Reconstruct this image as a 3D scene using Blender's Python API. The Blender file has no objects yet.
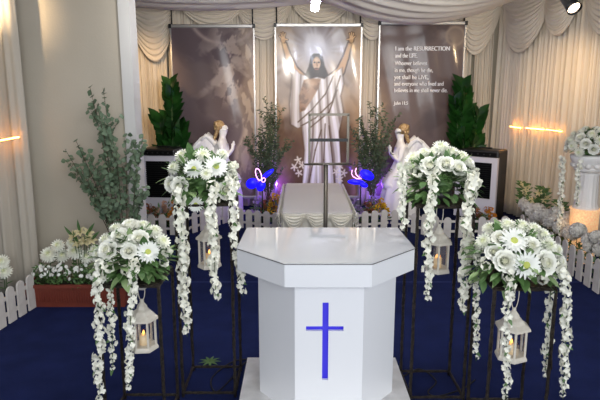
import bpy, bmesh, math, random
import numpy as np
from mathutils import Vector, Matrix, Quaternion, noise
R = math.radians
PI = math.pi
rnd = random.Random(7)
sc = bpy.context.scene
col = sc.collection

# ---------------------------------------------------------------- camera, light, exposure
CAM_H, FPX, PITCH = 2.0, 560.0, R(11.1)
cd = bpy.data.cameras.new('camera')
cam = bpy.data.objects.new('camera', cd); col.objects.link(cam)
cam.location = (0, 0, CAM_H); cam.rotation_euler = (PI/2 - PITCH, 0, 0)
cd.sensor_width = 36; cd.lens = FPX/600*36; cd.clip_start = .05; cd.clip_end = 100
sc.camera = cam
w = bpy.data.worlds.new('world'); sc.world = w; w.use_nodes = True
w.node_tree.nodes['Background'].inputs[0].default_value = (.93, .96, 1.0, 1)
w.node_tree.nodes['Background'].inputs[1].default_value = .42
sc.view_settings.view_transform = 'Standard'; sc.view_settings.look = 'None'
sc.view_settings.gamma = 1; sc.view_settings.exposure = 0.12; sc.view_settings.use_curve_mapping = False

def lamp(name, kind, loc, energy, color, target=None, size=1, size_y=None, spot=60, blend=.6, radius=.1):
    l = bpy.data.lights.new(name, kind); l.energy = energy; l.color = color
    if kind == 'AREA':
        l.shape = 'RECTANGLE'; l.size = size; l.size_y = size_y or size
    else:
        l.shadow_soft_size = radius
    if kind == 'SPOT': l.spot_size = R(spot); l.spot_blend = blend
    o = bpy.data.objects.new(name, l); col.objects.link(o); o.location = loc
    if target is not None:
        o.rotation_euler = (Vector(target)-Vector(loc)).to_track_quat('-Z', 'Y').to_euler()
    return o
WARM = (1, .66, .34)
lamp('entrance_daylight', 'AREA', (1.5, -2.2, 2.6), 235, (.93, .97, 1.0), (0.2, 5, .9), 5.5, 2.6)
lamp('ceiling_light', 'AREA', (0.2, 3.4, 3.25), 40, (1, .97, .93), (0.2, 3.6, 0), 1.2, 1.0)
lamp('spot_light', 'SPOT', (-.5, 4.2, 2.55), 160, (1, .95, .88), (-1.0, 8.2, 2.95), spot=90, blend=1, radius=0)  # added fill with no fixture, aimed up to brighten the left ceiling voile
lamp('spot_light', 'SPOT', (1.4, 4.0, 2.55), 250, (1, .92, .80), (1.4, 8.2, 2.95), spot=95, blend=1, radius=0)  # second added fill, no lamp there, lifting the voile over the scripture banner
lamp('spot_light', 'SPOT', (-2.2, 7.9, 2.85), 95, WARM, (-2.75, 9.5, 1.9), spot=75, blend=1)
lamp('spot_light', 'SPOT', (1.15, 7.6, 2.8), 50, WARM, (1.05, 9.4, 1.4), spot=80, blend=1)
lamp('spot_light', 'SPOT', (-0.5, 7.6, 2.8), 50, WARM, (-0.5, 9.4, 1.4), spot=80, blend=1)
lamp('spot_light', 'SPOT', (2.75, 6.9, 2.9), 70, WARM, (3.7, 8.1, 1.5), spot=85, blend=1)
lamp('spot_light', 'SPOT', (-.6, 6.6, 2.95), 50, (1, .96, .92), (-1.15, 8.9, 1.2), spot=22, blend=.8, radius=0)
lamp('spot_light', 'SPOT', (1.1, 6.6, 2.95), 50, (1, .96, .92), (1.55, 8.9, 1.2), spot=22, blend=.8, radius=0)
lamp('spot_light', 'SPOT', (-2.9, 4.4, 2.9), 5, WARM, (-3.0, 5.3, 1.7), spot=70, blend=1)

# ---------------------------------------------------------------- placing helpers
def ray(px, py):
    a = (px-300)/FPX; b = (200-py)/FPX
    return Vector((a, math.cos(PITCH)+b*math.sin(PITCH), -math.sin(PITCH)+b*math.cos(PITCH)))
def PY(px, py, Y):
    d = ray(px, py); return Vector((0, 0, CAM_H)) + d*(Y/d.y)
def PZ(px, py, Z):
    d = ray(px, py); return Vector((0, 0, CAM_H)) + d*((Z-CAM_H)/d.z)

# ---------------------------------------------------------------- materials
def lin(c):
    return tuple((x/12.92 if x <= .04045 else ((x+.055)/1.055)**2.4) for x in [v/255 for v in c])
def mat(name, c, rough=.6, metal=0, spec=.5, noise_scale=0, c2=None, bump=0, bump_scale=40, emit=None, estr=0,
        trans=0, transl=0, coat=0, alpha=1, sheen=0):
    m = bpy.data.materials.new(name); m.use_nodes = True
    nt = m.node_tree; b = nt.nodes['Principled BSDF']
    b.inputs['Base Color'].default_value = (*lin(c), 1)
    b.inputs['Roughness'].default_value = rough; b.inputs['Metallic'].default_value = metal
    b.inputs['Specular IOR Level'].default_value = spec
    b.inputs['Coat Weight'].default_value = coat
    b.inputs['Sheen Weight'].default_value = sheen
    if trans: b.inputs['Transmission Weight'].default_value = trans
    if alpha < 1: b.inputs['Alpha'].default_value = alpha
    tc = nt.nodes.new('ShaderNodeTexCoord')
    if noise_scale or c2:
        n = nt.nodes.new('ShaderNodeTexNoise'); n.inputs['Scale'].default_value = noise_scale or 8
        n.inputs['Detail'].default_value = 6
        nt.links.new(tc.outputs['Object'], n.inputs['Vector'])
        r = nt.nodes.new('ShaderNodeValToRGB')
        r.color_ramp.elements[0].position = .32; r.color_ramp.elements[1].position = .68
        r.color_ramp.elements[0].color = (*lin(c), 1); r.color_ramp.elements[1].color = (*lin(c2 or c), 1)
        nt.links.new(n.outputs['Fac'], r.inputs['Fac']); nt.links.new(r.outputs['Color'], b.inputs['Base Color'])
    if bump:
        n2 = nt.nodes.new('ShaderNodeTexNoise'); n2.inputs['Scale'].default_value = bump_scale
        n2.inputs['Detail'].default_value = 4
        nt.links.new(tc.outputs['Object'], n2.inputs['Vector'])
        bp = nt.nodes.new('ShaderNodeBump'); bp.inputs['Strength'].default_value = bump; bp.inputs['Distance'].default_value = .02
        nt.links.new(n2.outputs['Fac'], bp.inputs['Height']); nt.links.new(bp.outputs['Normal'], b.inputs['Normal'])
    if emit:
        b.inputs['Emission Color'].default_value = (*lin(emit), 1); b.inputs['Emission Strength'].default_value = estr
    if transl:
        t = nt.nodes.new('ShaderNodeBsdfTranslucent'); t.inputs[0].default_value = (*lin(c), 1)
        mx = nt.nodes.new('ShaderNodeMixShader'); mx.inputs[0].default_value = transl
        out = nt.nodes['Material Output']
        nt.links.new(b.outputs[0], mx.inputs[1]); nt.links.new(t.outputs[0], mx.inputs[2]); nt.links.new(mx.outputs[0], out.inputs[0])
    return m
M = dict(
    carpet=mat('navy carpet', (24, 33, 74), .95, spec=.1, noise_scale=5, c2=(30, 40, 86), bump=.5, bump_scale=350),
    wall=mat('beige plaster', (184, 175, 158), .85, noise_scale=1.3, c2=(190, 181, 165), bump=.08, bump_scale=60),
    pillar=mat('white painted trim', (206, 204, 200), .6),
    ceiling=mat('ceiling cloth', (205, 202, 196), .9),
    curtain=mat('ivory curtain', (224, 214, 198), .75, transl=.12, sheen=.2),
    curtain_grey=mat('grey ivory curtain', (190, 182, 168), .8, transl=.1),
    voile=mat('white ceiling voile', (240, 236, 228), .8, transl=.3),
    satin=mat('ivory satin', (238, 232, 216), .38, sheen=.3),
    linen=mat('pale table cloth', (236, 232, 228), .7, bump=.1, bump_scale=200),
    gloss=mat('white gloss laminate', (204, 208, 213), .05, spec=.8, coat=1),
    wpaint=mat('white laminate', (238, 239, 243), .35),
    plat=mat('white platform paint', (232, 230, 230), .5, noise_scale=9, c2=(206, 204, 204)),
    edge=mat('dark edging', (70, 66, 64), .5),
    fence=mat('white painted wood', (204, 198, 192), .6, noise_scale=14, c2=(214, 209, 204)),
    iron=mat('dark hammered iron', (20, 17, 15), .42, metal=.5, noise_scale=60, c2=(66, 57, 48), bump=.9, bump_scale=110),
    lantern=mat('lantern white metal', (222, 216, 204), .5, noise_scale=30, c2=(206, 198, 184)),
    lglass=mat('lantern glass', (235, 240, 245), .05, trans=1, alpha=.25),
    candle=mat('candle wax', (236, 222, 190), .5, emit=(255, 190, 110), estr=.15),
    flame=mat('candle flame', (255, 190, 100), .5, emit=(255, 170, 80), estr=3.5),
    rose=mat('white rose petal', (232, 232, 220), .6, transl=.1),
    gerb=mat('white gerbera petal', (248, 249, 244), .6, transl=.2),
    gcen=mat('gerbera heart', (196, 200, 108), .8, noise_scale=90, c2=(160, 172, 74)),
    mum=mat('white chrysanthemum petal', (232, 233, 218), .6, transl=.1),
    wist=mat('cream wisteria petal', (250, 249, 236), .6, transl=.15),
    leaf=mat('fresh green leaf', (62, 96, 48), .5, noise_scale=12, c2=(98, 132, 76), transl=.12),
    lleaf=mat('pale variegated leaf', (120, 150, 96), .5, noise_scale=16, c2=(160, 182, 130), transl=.12),
    dleaf=mat('dark glossy leaf', (16, 44, 17), .28, noise_scale=6, c2=(34, 78, 28)),
    euc=mat('grey green eucalyptus leaf', (116, 134, 108), .6, noise_scale=8, c2=(80, 104, 78), transl=.1),
    olive=mat('olive leaf', (68, 84, 62), .6, noise_scale=8, c2=(50, 68, 46)),
    stem=mat('brown stem', (84, 68, 50), .8, noise_scale=30, c2=(62, 50, 38)),
    gstem=mat('green stem', (70, 96, 52), .7),
    pot=mat('dark plastic pot', (40, 38, 38), .5),
    terra=mat('terracotta plastic', (128, 58, 42), .55, noise_scale=10, c2=(116, 50, 37)),
    soil=mat('dark soil', (44, 34, 28), .95, bump=.8, bump_scale=60),
    hyd=mat('grey white hydrangea', (230, 226, 218), .7, transl=.1),
    orange=mat('orange petal', (206, 132, 40), .6), yellow=mat('yellow petal', (222, 176, 40), .6),
    purple=mat('lilac petal', (176, 150, 200), .6), rust=mat('rust petal', (150, 92, 62), .7),
    blush=mat('blush petal', (206, 164, 140), .6),
    black=mat('black plastic', (18, 18, 20), .4), blackm=mat('black vent', (7, 8, 10), .7, spec=.15),
    acw=mat('pale cooler frame', (206, 204, 214), .4),
    angel=mat('white resin statue', (240, 238, 236), .5), hair=mat('gilded hair', (204, 176, 130), .45, noise_scale=40, c2=(140, 106, 68)),
    alu=mat('aluminium', (176, 174, 172), .35, metal=.9), steel=mat('brushed steel', (112, 106, 96), .38, metal=.75),
    eye=mat('grey eye', (70, 62, 56), .6),
    cable=mat('black cable', (12, 12, 14), .5), seam=mat('carpet seam', (50, 62, 120), .9),
    led=mat('white led', (255, 255, 255), .5, emit=(225, 232, 255), estr=80),
    wled=mat('warm led', (255, 190, 110), .5, emit=(255, 165, 70), estr=30),
    bluel=mat('blue lit acrylic', (20, 20, 230), .4, emit=(24, 16, 240), estr=1.1),
    cross=mat('blue led panel', (50, 46, 170), .5, emit=(70, 62, 215), estr=.55),
    neon=mat('pink white neon', (255, 220, 255), .5, emit=(255, 170, 255), estr=2.6),
    ink=mat('white ink', (250, 248, 250), .6),
    lens=mat('spot lens', (255, 230, 200), .3, emit=(255, 225, 190), estr=6),
    hotlens=mat('hot spot lens', (255, 230, 200), .3, emit=(255, 215, 160), estr=60),
    filigree=mat('pierced lamp shade', (240, 214, 180), .6, emit=(255, 190, 130), estr=.55, noise_scale=45, c2=(190, 160, 130)),
)

def heart_tint(m, inner, outer):
    """petals are tinted at the heart of each bloom"""
    nt = m.node_tree; b = nt.nodes['Principled BSDF']; tc = nt.nodes.new('ShaderNodeTexCoord'); v = nt.nodes.new('ShaderNodeVectorMath'); v.operation = 'LENGTH'
    sp = nt.nodes.new('ShaderNodeSeparateXYZ'); cb = nt.nodes.new('ShaderNodeCombineXYZ')
    nt.links.new(tc.outputs['Object'], sp.inputs[0]); nt.links.new(sp.outputs[0], cb.inputs[0]); nt.links.new(sp.outputs[1], cb.inputs[1]); nt.links.new(cb.outputs[0], v.inputs[0])
    r = nt.nodes.new('ShaderNodeValToRGB'); r.color_ramp.elements[0].position = .06; r.color_ramp.elements[1].position = .38
    r.color_ramp.elements[0].color = (*lin(inner), 1); r.color_ramp.elements[1].color = (*lin(outer), 1)
    nt.links.new(v.outputs['Value'], r.inputs[0]); nt.links.new(r.outputs[0], b.inputs['Base Color'])
heart_tint(M['rose'], (236, 236, 208), (247, 247, 238)); heart_tint(M['mum'], (228, 232, 190), (247, 248, 236))
# ---------------------------------------------------------------- mesh builder
class MB:
    def __init__(s): s.v = []; s.f = []; s.sm = []
    def add(s, vs, fs, smooth=True):
        n = len(s.v); s.v += [Vector(a) for a in vs]; s.f += [tuple(i+n for i in f) for f in fs]; s.sm += [smooth]*len(fs); return s
    def box(s, a, b, mtx=None, bev=0):
        x0, y0, z0 = a; x1, y1, z1 = b
        if bev:
            bm = bmesh.new(); bmesh.ops.create_cube(bm, size=1)
            for q in bm.verts: q.co = Vector(((x0+x1)/2+q.co.x*(x1-x0), (y0+y1)/2+q.co.y*(y1-y0), (z0+z1)/2+q.co.z*(z1-z0)))
            bmesh.ops.bevel(bm, geom=list(bm.edges), offset=bev, segments=2, affect='EDGES', profile=.5)
            bm.verts.index_update()
            vs = [q.co.copy() for q in bm.verts]; fs = [tuple(q.index for q in f.verts) for f in bm.faces]; bm.free()
        else:
            vs = [Vector(p) for p in ((x0,y0,z0),(x1,y0,z0),(x1,y1,z0),(x0,y1,z0),(x0,y0,z1),(x1,y0,z1),(x1,y1,z1),(x0,y1,z1))]
            fs = [(0,3,2,1),(4,5,6,7),(0,1,5,4),(1,2,6,5),(2,3,7,6),(3,0,4,7)]
        if mtx is not None: vs = [mtx @ v for v in vs]
        return s.add(vs, fs, False)
    def prism(s, pts, z0, z1, mtx=None):            # pts: (x,y) counter-clockwise
        n = len(pts); vs = [Vector((x, y, z0)) for x, y in pts]+[Vector((x, y, z1)) for x, y in pts]
        if mtx is not None: vs = [mtx @ v for v in vs]
        return s.add(vs, [tuple(range(n-1, -1, -1)), tuple(range(n, 2*n))]+[(i, (i+1) % n, n+(i+1) % n, n+i) for i in range(n)], False)
    def tube(s, pts, r, n=6, closed=False, jitter=0):
        pts = [Vector(p) for p in pts]; k = len(pts); vs = []; fs = []
        up = None
        for i, p in enumerate(pts):
            if closed: t = (pts[(i+1) % k]-pts[i-1]).normalized()
            else: t = (pts[min(i+1, k-1)]-pts[max(i-1, 0)]).normalized()
            if up is None: up = t.orthogonal().normalized()
            up = (up - t*up.dot(t)); up = up.normalized() if up.length > 1e-6 else t.orthogonal().normalized()
            sd = t.cross(up); rr = r[i] if isinstance(r, (list, tuple)) else r
            for j in range(n):
                a = 2*PI*j/n; q = rr*(1+jitter*rnd.uniform(-1, 1)); vs.append(p+up*math.cos(a)*q+sd*math.sin(a)*q)
        for i in range(k if closed else k-1):
            for j in range(n):
                a, b = i*n+j, i*n+(j+1) % n; c, d = ((i+1) % k)*n+(j+1) % n, ((i+1) % k)*n+j
                fs.append((a, b, c, d))
        if not closed: fs += [tuple(range(n-1, -1, -1)), tuple(range((k-1)*n, k*n))]
        return s.add(vs, fs)
    def lathe(s, prof, c=(0, 0, 0), n=20, fn=None, mtx=None, cap=True):
        c = Vector(c); vs = []; fs = []
        for r, z in prof:
            for j in range(n):
                a = 2*PI*j/n; rr = r*(fn(a, z) if fn else 1); vs.append(c+Vector((rr*math.cos(a), rr*math.sin(a), z)))
        if mtx is not None: vs = [mtx @ v for v in vs]
        k = len(prof)
        for i in range(k-1):
            for j in range(n): fs.append((i*n+j, i*n+(j+1) % n, (i+1)*n+(j+1) % n, (i+1)*n+j))
        if cap: fs += [tuple(range(n-1, -1, -1)), tuple(range((k-1)*n, k*n))]
        return s.add(vs, fs)
    def grid(s, fn, nu, nv, thick=0):
        vs = [Vector(fn(i/nu, j/nv)) for j in range(nv+1) for i in range(nu+1)]
        fs = [(j*(nu+1)+i, j*(nu+1)+i+1, (j+1)*(nu+1)+i+1, (j+1)*(nu+1)+i) for j in range(nv) for i in range(nu)]
        return s.add(vs, fs)
    def ball(s, c, r, sx=1, sy=1, sz=1, n=12, mtx=None):
        prof = [(math.sin(PI*i/8)*r, -math.cos(PI*i/8)*r) for i in range(9)]; prof[0] = (.001*r, -r); prof[-1] = (.001*r, r)
        vs = []; k = 9; c = Vector(c)
        for rr, z in prof:
            for j in range(n):
                a = 2*PI*j/n; p = Vector((rr*math.cos(a)*sx, rr*math.sin(a)*sy, z*sz))
                vs.append((mtx @ p if mtx is not None else p)+c)
        fs = [(i*n+j, i*n+(j+1) % n, (i+1)*n+(j+1) % n, (i+1)*n+j) for i in range(k-1) for j in range(n)]
        return s.add(vs, fs)
    def mesh(s, name, m, recenter=False):
        me = bpy.data.meshes.new(name); off = Vector((0, 0, 0))
        if recenter and s.v:
            xs = [v.x for v in s.v]; ys = [v.y for v in s.v]; zs = [v.z for v in s.v]
            off = Vector(((min(xs)+max(xs))/2, (min(ys)+max(ys))/2, min(zs)))
        me.from_pydata([v-off for v in s.v], [], s.f); me.polygons.foreach_set('use_smooth', s.sm)
        me.materials.append(m); me.update(); return me, off
    def build(s, name, m, parent=None, solid=0, sub=0, kind=None, label=None, mod=None):
        me, off = s.mesh(name, m, True); o = bpy.data.objects.new(name, me); col.objects.link(o)
        o.location = off
        if parent: par(o, parent)
        if solid:
            q = o.modifiers.new('solid', 'SOLIDIFY'); q.thickness = solid; q.offset = 0
        if sub:
            q = o.modifiers.new('sub', 'SUBSURF'); q.levels = sub; q.render_levels = sub
        if kind: o['kind'] = kind
        if label: o['label'] = label
        return o
def par(o, p):
    o.parent = p; o.matrix_parent_inverse = p.matrix_basis.inverted()
def tag(o, label, cat, group=None, kind=None):
    o['label'] = label; o['category'] = cat
    if group: o['group'] = group
    if kind: o['kind'] = kind
    return o
def thing(name, loc, label, cat, group=None):
    o = bpy.data.objects.new(name, None); col.objects.link(o); o.location = loc; o.empty_display_size = .1
    return tag(o, label, cat, group)
def inst(name, me, loc, parent=None, nrm=None, scale=1, roll=0):
    o = bpy.data.objects.new(name, me); col.objects.link(o)
    q = Vector(nrm).to_track_quat('Z', 'Y') if nrm is not None else Quaternion()
    q = q @ Quaternion((0, 0, 1), roll)
    o.rotation_mode = 'QUATERNION'; o.rotation_quaternion = q; o.location = loc
    s = scale if isinstance(scale, (tuple, list)) else (scale,)*3
    o.scale = s
    if parent:
        o.matrix_basis = Matrix.LocRotScale(Vector(loc), q, Vector(s)); par(o, parent)
    return o
def struct(name, mb, m, solid=0):
    o = mb.build(name, m, solid=solid); o['kind'] = 'structure'; return o

# ---------------------------------------------------------------- room shell
struct('floor', MB().box((-6, -4, -.06), (6.5, 10.2, 0)), M['carpet'])
X0, X1, YW = PY(22, 130, 5.45).x-.7, PY(119, 0, 5.45).x, 5.45
struct('wall_left', MB().box((X0, YW, 0), (PY(122, 65, YW).x, YW+.16, 3.6)), M['wall'])
xa = PY(122, 65, YW).x; xb = PY(133, 65, YW).x
struct('trim_1', MB().box((xa, YW-.03, 0), (xb, YW+.19, 3.6)), M['pillar'])
struct('wall_back', MB().box((-4.2, 9.75, 0), (4.6, 9.9, 3.6)), M['wall'])
struct('ceiling', MB().box((-6, 2.2, 3.6), (6.5, 10.2, 3.7)), M['ceiling'])
struct('wall_side_left', MB().box((-4.3, 4.9, 0), (-4.2, 9.9, 3.6)), M['wall'])
# seam lines between carpet widths
ys = PZ(400, 282, 0).y
struct('trim_2', MB().box((-6, ys-.006, 0), (6.5, ys+.006, .0015)), M['seam'])
# right wall runs obliquely forward from the back corner
RW0 = Vector((3.32, 9.62, 0)); RW1 = Vector((4.75, 3.6, 0)); RWd = (RW1-RW0).normalized(); RWn = Vector((RWd.y, -RWd.x, 0))
if RWn.x > 0: RWn = -RWn
mtx = Matrix.Translation(RW0 - RWn*.22) @ Matrix.Rotation(math.atan2(RWd.y, RWd.x), 4, 'Z')
struct('wall_right', MB().box((-.3, 0, 0), ((RW1-RW0).length, .1, 3.6), mtx), M['wall'])
def PR(px, py, off=0):                                # point on the right curtain plane
    d = ray(px, py); o = Vector((0, 0, CAM_H)); q = RW0+RWn*off
    t = (q-o).dot(RWn)/d.dot(RWn); return o+d*t

# ---------------------------------------------------------------- curtains
def pleats(a, b, z0, z1, n, amp, seed, spread=.0):
    r = random.Random(seed); a = Vector(a); b = Vector(b); d = (b-a); L = d.length; d.normalize(); nr = Vector((d.y, -d.x, 0))
    ph = [r.uniform(0, 6.28) for _ in range(6)]
    def fn(u, v):
        s = u*L
        k = 2*PI*n/L
        off = amp*(.55*math.sin(k*s+ph[0]+.5*math.sin(k*.31*s+ph[1]))+.3*math.sin(k*2.13*s+ph[2]+v*.8)+.3*math.sin(k*.43*s+ph[3]+v))
        off *= .75+.35*(1-v)
        sway = .012*math.sin(v*3+s*4+ph[4])
        p = a+d*(s+sway)+nr*off; return Vector((p.x, p.y, z0+(z1-z0)*v))
    return MB().grid(fn, int(n*14), 14)
def curtain(a, b, z0, z1, n, amp, seed, label, group=None, m='curtain'):
    o = pleats(a, b, z0, z1, n, amp, seed).build('curtain', M[m], solid=.006)
    return tag(o, label, 'curtain', group)
def seg(pa, pb, y): return (PY(pa, 100, y).x, y, 0), (PY(pb, 100, y).x, y, 0)
YC = 9.58
curtain((-3.9, YC, 0), (PY(169, 100, YC).x, YC, 0), .02, 3.45, 16, .05, 1, 'ivory pleated backdrop curtain left of the cloudy banner')
curtain(*seg(170, 362, YC), .02, 3.45, 26, .04, 2, 'ivory pleated backdrop curtain behind the figure banner')
curtain(*seg(363, 468, YC), .02, 3.45, 15, .04, 3, 'ivory pleated backdrop curtain behind the scripture banner')
curtain((PY(468.5, 100, YC).x+.05, YC, 0), (3.2, YC, 0), .02, 3.45, 6, .05, 4, 'narrow ivory curtain between the scripture banner and the corner')
curtain(RW0+RWn*.05, RW1+RWn*.05, .02, 3.5, 52, .045, 5, 'long ivory pleated curtain covering the right side wall')
xc = PY(20, 100, 5.25).x
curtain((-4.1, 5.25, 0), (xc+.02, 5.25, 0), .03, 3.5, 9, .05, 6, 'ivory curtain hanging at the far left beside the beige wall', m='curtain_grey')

def swag(name, a, b, zt, drop, nf, label, group, bulge=.12, skew=0, m='curtain', depthdir=None, seed=0, topdrop=.02, flat=.7):
    a = Vector(a); b = Vector(b); d = b-a; L = d.length; d.normalize(); nr = depthdir or Vector((d.y, -d.x, 0))
    r = random.Random(seed); ph = r.uniform(0, 6)
    def fn(u, v):
        c = math.sin(PI*min(1, max(0, u**(1+skew))))
        depth = topdrop*c+v*(drop*(.12+.88*c**flat)-topdrop*c)
        rip = .016*math.sin(v*nf*1.5*2*PI+ph+1.2*math.sin(u*3+ph))*(.35+.65*c)
        p = a+d*(u*L)+nr*(bulge*c*math.sin(PI*(.15+.75*v))+rip+.02)
        return Vector((p.x, p.y, zt-depth-rip*.5))
    o = MB().grid(fn, 26, nf*12).build(name, M[m], solid=.004)
    return tag(o, label, 'drapery', group)
zt = 3.42
def sw(pa, pb, drop, nf, label, seed, y=YC-.1, zt=zt, **k):
    swag('curtain_swag', (PY(pa, 30, y).x, y, 0), (PY(pb, 30, y).x, y, 0), zt, drop, nf, label, 'swags along the top of the backdrop', seed=seed, **k)
sw(124, 177, .98, 7, 'gathered ivory swag at the top left of the cloudy banner', 1, skew=.25)
sw(236, 292, .62, 6, 'gathered ivory swag between the cloudy banner and the figure banner', 2)
sw(180, 246, .42, 4, 'shallow ivory swag directly above the cloudy banner', 3)
sw(352, 392, .62, 6, 'gathered ivory swag between the figure banner and the scripture banner', 4)
sw(292, 350, .4, 4, 'shallow ivory swag directly above the figure banner', 5)
sw(458, 500, .85, 7, 'gathered ivory swag at the right of the scripture banner', 6, skew=-.25)
def swr(pa, pb, drop, nf, label, seed):
    a = PR(pa, 30, .16); b = PR(pb, 30, .16); a.z = b.z = 0
    swag('curtain_swag', a, b, 3.42, drop, nf, label, 'swags along the right wall', depthdir=RWn, seed=seed, bulge=.1, flat=.5)
swr(503, 549, .86, 8, 'left one of the two deep ivory swags on the right wall', 11)
swr(543, 579, .70, 7, 'ivory swag on the right wall just left of the spotlight', 12)
swr(584, 640, .8, 7, 'ivory swag on the right wall beyond the spotlight at the frame edge', 13)

# ceiling voile swags: hang from the ceiling, sagging between fixing lines
def voile(px0, px1, ylow, yd, y0, y1, label, seed, ztop=3.35, skew=0):
    xa = PY(px0, 5, yd).x; xb = PY(px1, 5, yd).x; zl = PY((px0+px1)/2, ylow, yd).z
    def fn(u, v):
        c = math.sin(PI*u**(1+skew))
        x = xa+(xb-xa)*u; y = y0+(y1-y0)*v
        z = ztop-(ztop-zl)*c + .018*math.sin(v*34+2*math.sin(u*3)+seed)*(.3+c) + .01*math.sin(v*75+seed*2+u*4)*c
        z += (v-.0)*.06
        return (x, y, z)
    o = MB().grid(fn, 40, 110).build('ceiling_drape', M['voile'], solid=.003)
    tag(o, label, 'drapery', 'voile sagging below the ceiling')
voile(306, 524, 24, 8.3, 8.3, 5.4, 'white voile swag sagging below the ceiling over the scripture banner', 1, 3.3)
voile(96, 318, 9.5, 8.3, 8.3, 5.4, 'white voile swag below the ceiling over the cloudy banner', 2, 3.2)

# ---------------------------------------------------------------- banners
YB = 9.3
def sstep(a, b, x): t = np.clip((x-a)/(b-a), 0, 1); return t*t*(3-2*t)
def sdseg(x, y, a, b):
    ax, ay = a; bx, by = b; dx, dy = bx-ax, by-ay
    t = np.clip(((x-ax)*dx+(y-ay)*dy)/(dx*dx+dy*dy), 0, 1); return np.hypot(x-ax-t*dx, y-ay-t*dy), t
def fbm(x, y, s, sd):
    o = np.zeros_like(x)
    for k in range(4):
        f = s*2**k
        o += np.sin(x*f+1.7*np.sin(y*f*.7+sd+k)+sd*k)*np.sin(y*f*1.13+1.3*np.sin(x*f*.8+k*2)+sd*2+k)/2**k
    return o*.5+.5
def mixc(c, d, a): return c*(1-a[..., None])+np.array(d, float)*a[..., None]
def inpoly(x, y, pts, soft=.8):
    ins = np.zeros(x.shape, bool); dm = np.full(x.shape, 1e9); n = len(pts)
    for i in range(n):
        (xa, ya), (xb, yb) = pts[i], pts[(i+1) % n]
        cnd = ((ya > y) != (yb > y)); ins ^= cnd & (x < (xb-xa)*(y-ya)/(yb-ya+1e-9)+xa)
        dm = np.minimum(dm, sdseg(x, y, pts[i], pts[(i+1) % n])[0])
    return np.where(ins, np.clip(.5+dm/soft, 0, 1), np.clip(.5-dm/soft, 0, 1))
def art_cloud(x, y):
    c = np.zeros(x.shape+(3,))+np.array((112, 99, 99.))
    c = mixc(c, (98, 86, 90), sstep(.45, .8, fbm(x, y, .03, 1)))
    m = sstep(.42, .75, fbm(x, y, .07, 3.1))*np.exp(-(((x-222)/26)**2+((y-72)/30)**2))
    c = mixc(c, (166, 152, 146), np.clip(m*1.3, 0, 1))
    m2 = sstep(.5, .72, fbm(x*1.3, y*.7, .16, 5.3))*sstep(205, 228, x)*(1-sstep(96, 112, y))
    c = mixc(c, (182, 166, 156), m2*.75)
    rock = sstep(0, 6, x-(240-.05*(y-20)+4*np.sin(y*.11)))
    c = mixc(c, (150, 134, 122), rock*.8); c = mixc(c, (196, 178, 160), rock*sstep(.55, .8, fbm(x*1.5, y*.5, .2, 2.2))*.8)
    d = np.abs(np.hypot(x-224, (y-8)*1.0)-36); c = mixc(c, (172, 156, 150), np.exp(-(d/2.0)**2)*(1-sstep(40, 46, y))*sstep(186, 192, x)*.7)
    low = sstep(150, 190, y); c = mixc(c, (96, 84, 82), low*.7)
    c = mixc(c, (170, 158, 150), sstep(.6, .85, fbm(x, y, .12, 8))*sstep(225, 240, x)*.5)
    return c
def art_text(x, y):
    c = np.zeros(x.shape+(3,))+np.array((113, 99, 97.))
    c = mixc(c, (96, 84, 84), sstep(.45, .8, fbm(x, y, .035, 4)))
    c = mixc(c, (150, 134, 122), sstep(.45, .8, fbm(x, y, .09, 6))*np.exp(-(((x-455)/16)**2+((y-38)/14)**2)))
    d = np.abs(np.hypot(x-456, y-36)-9); c = mixc(c, (176, 158, 142), np.exp(-(d/1.6)**2)*.6)
    c = mixc(c, (158, 136, 110), np.exp(-(((x-381)/9)**2+((y-112)/26)**2))*.8)
    c = mixc(c, (190, 160, 124), sstep(.55, .8, fbm(x, y, .11, 2.7))*(1-sstep(382, 398, x))*sstep(90, 120, y)*.7)
    c = mixc(c, (92, 80, 78), sstep(150, 200, y)*.6)
    return c
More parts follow.
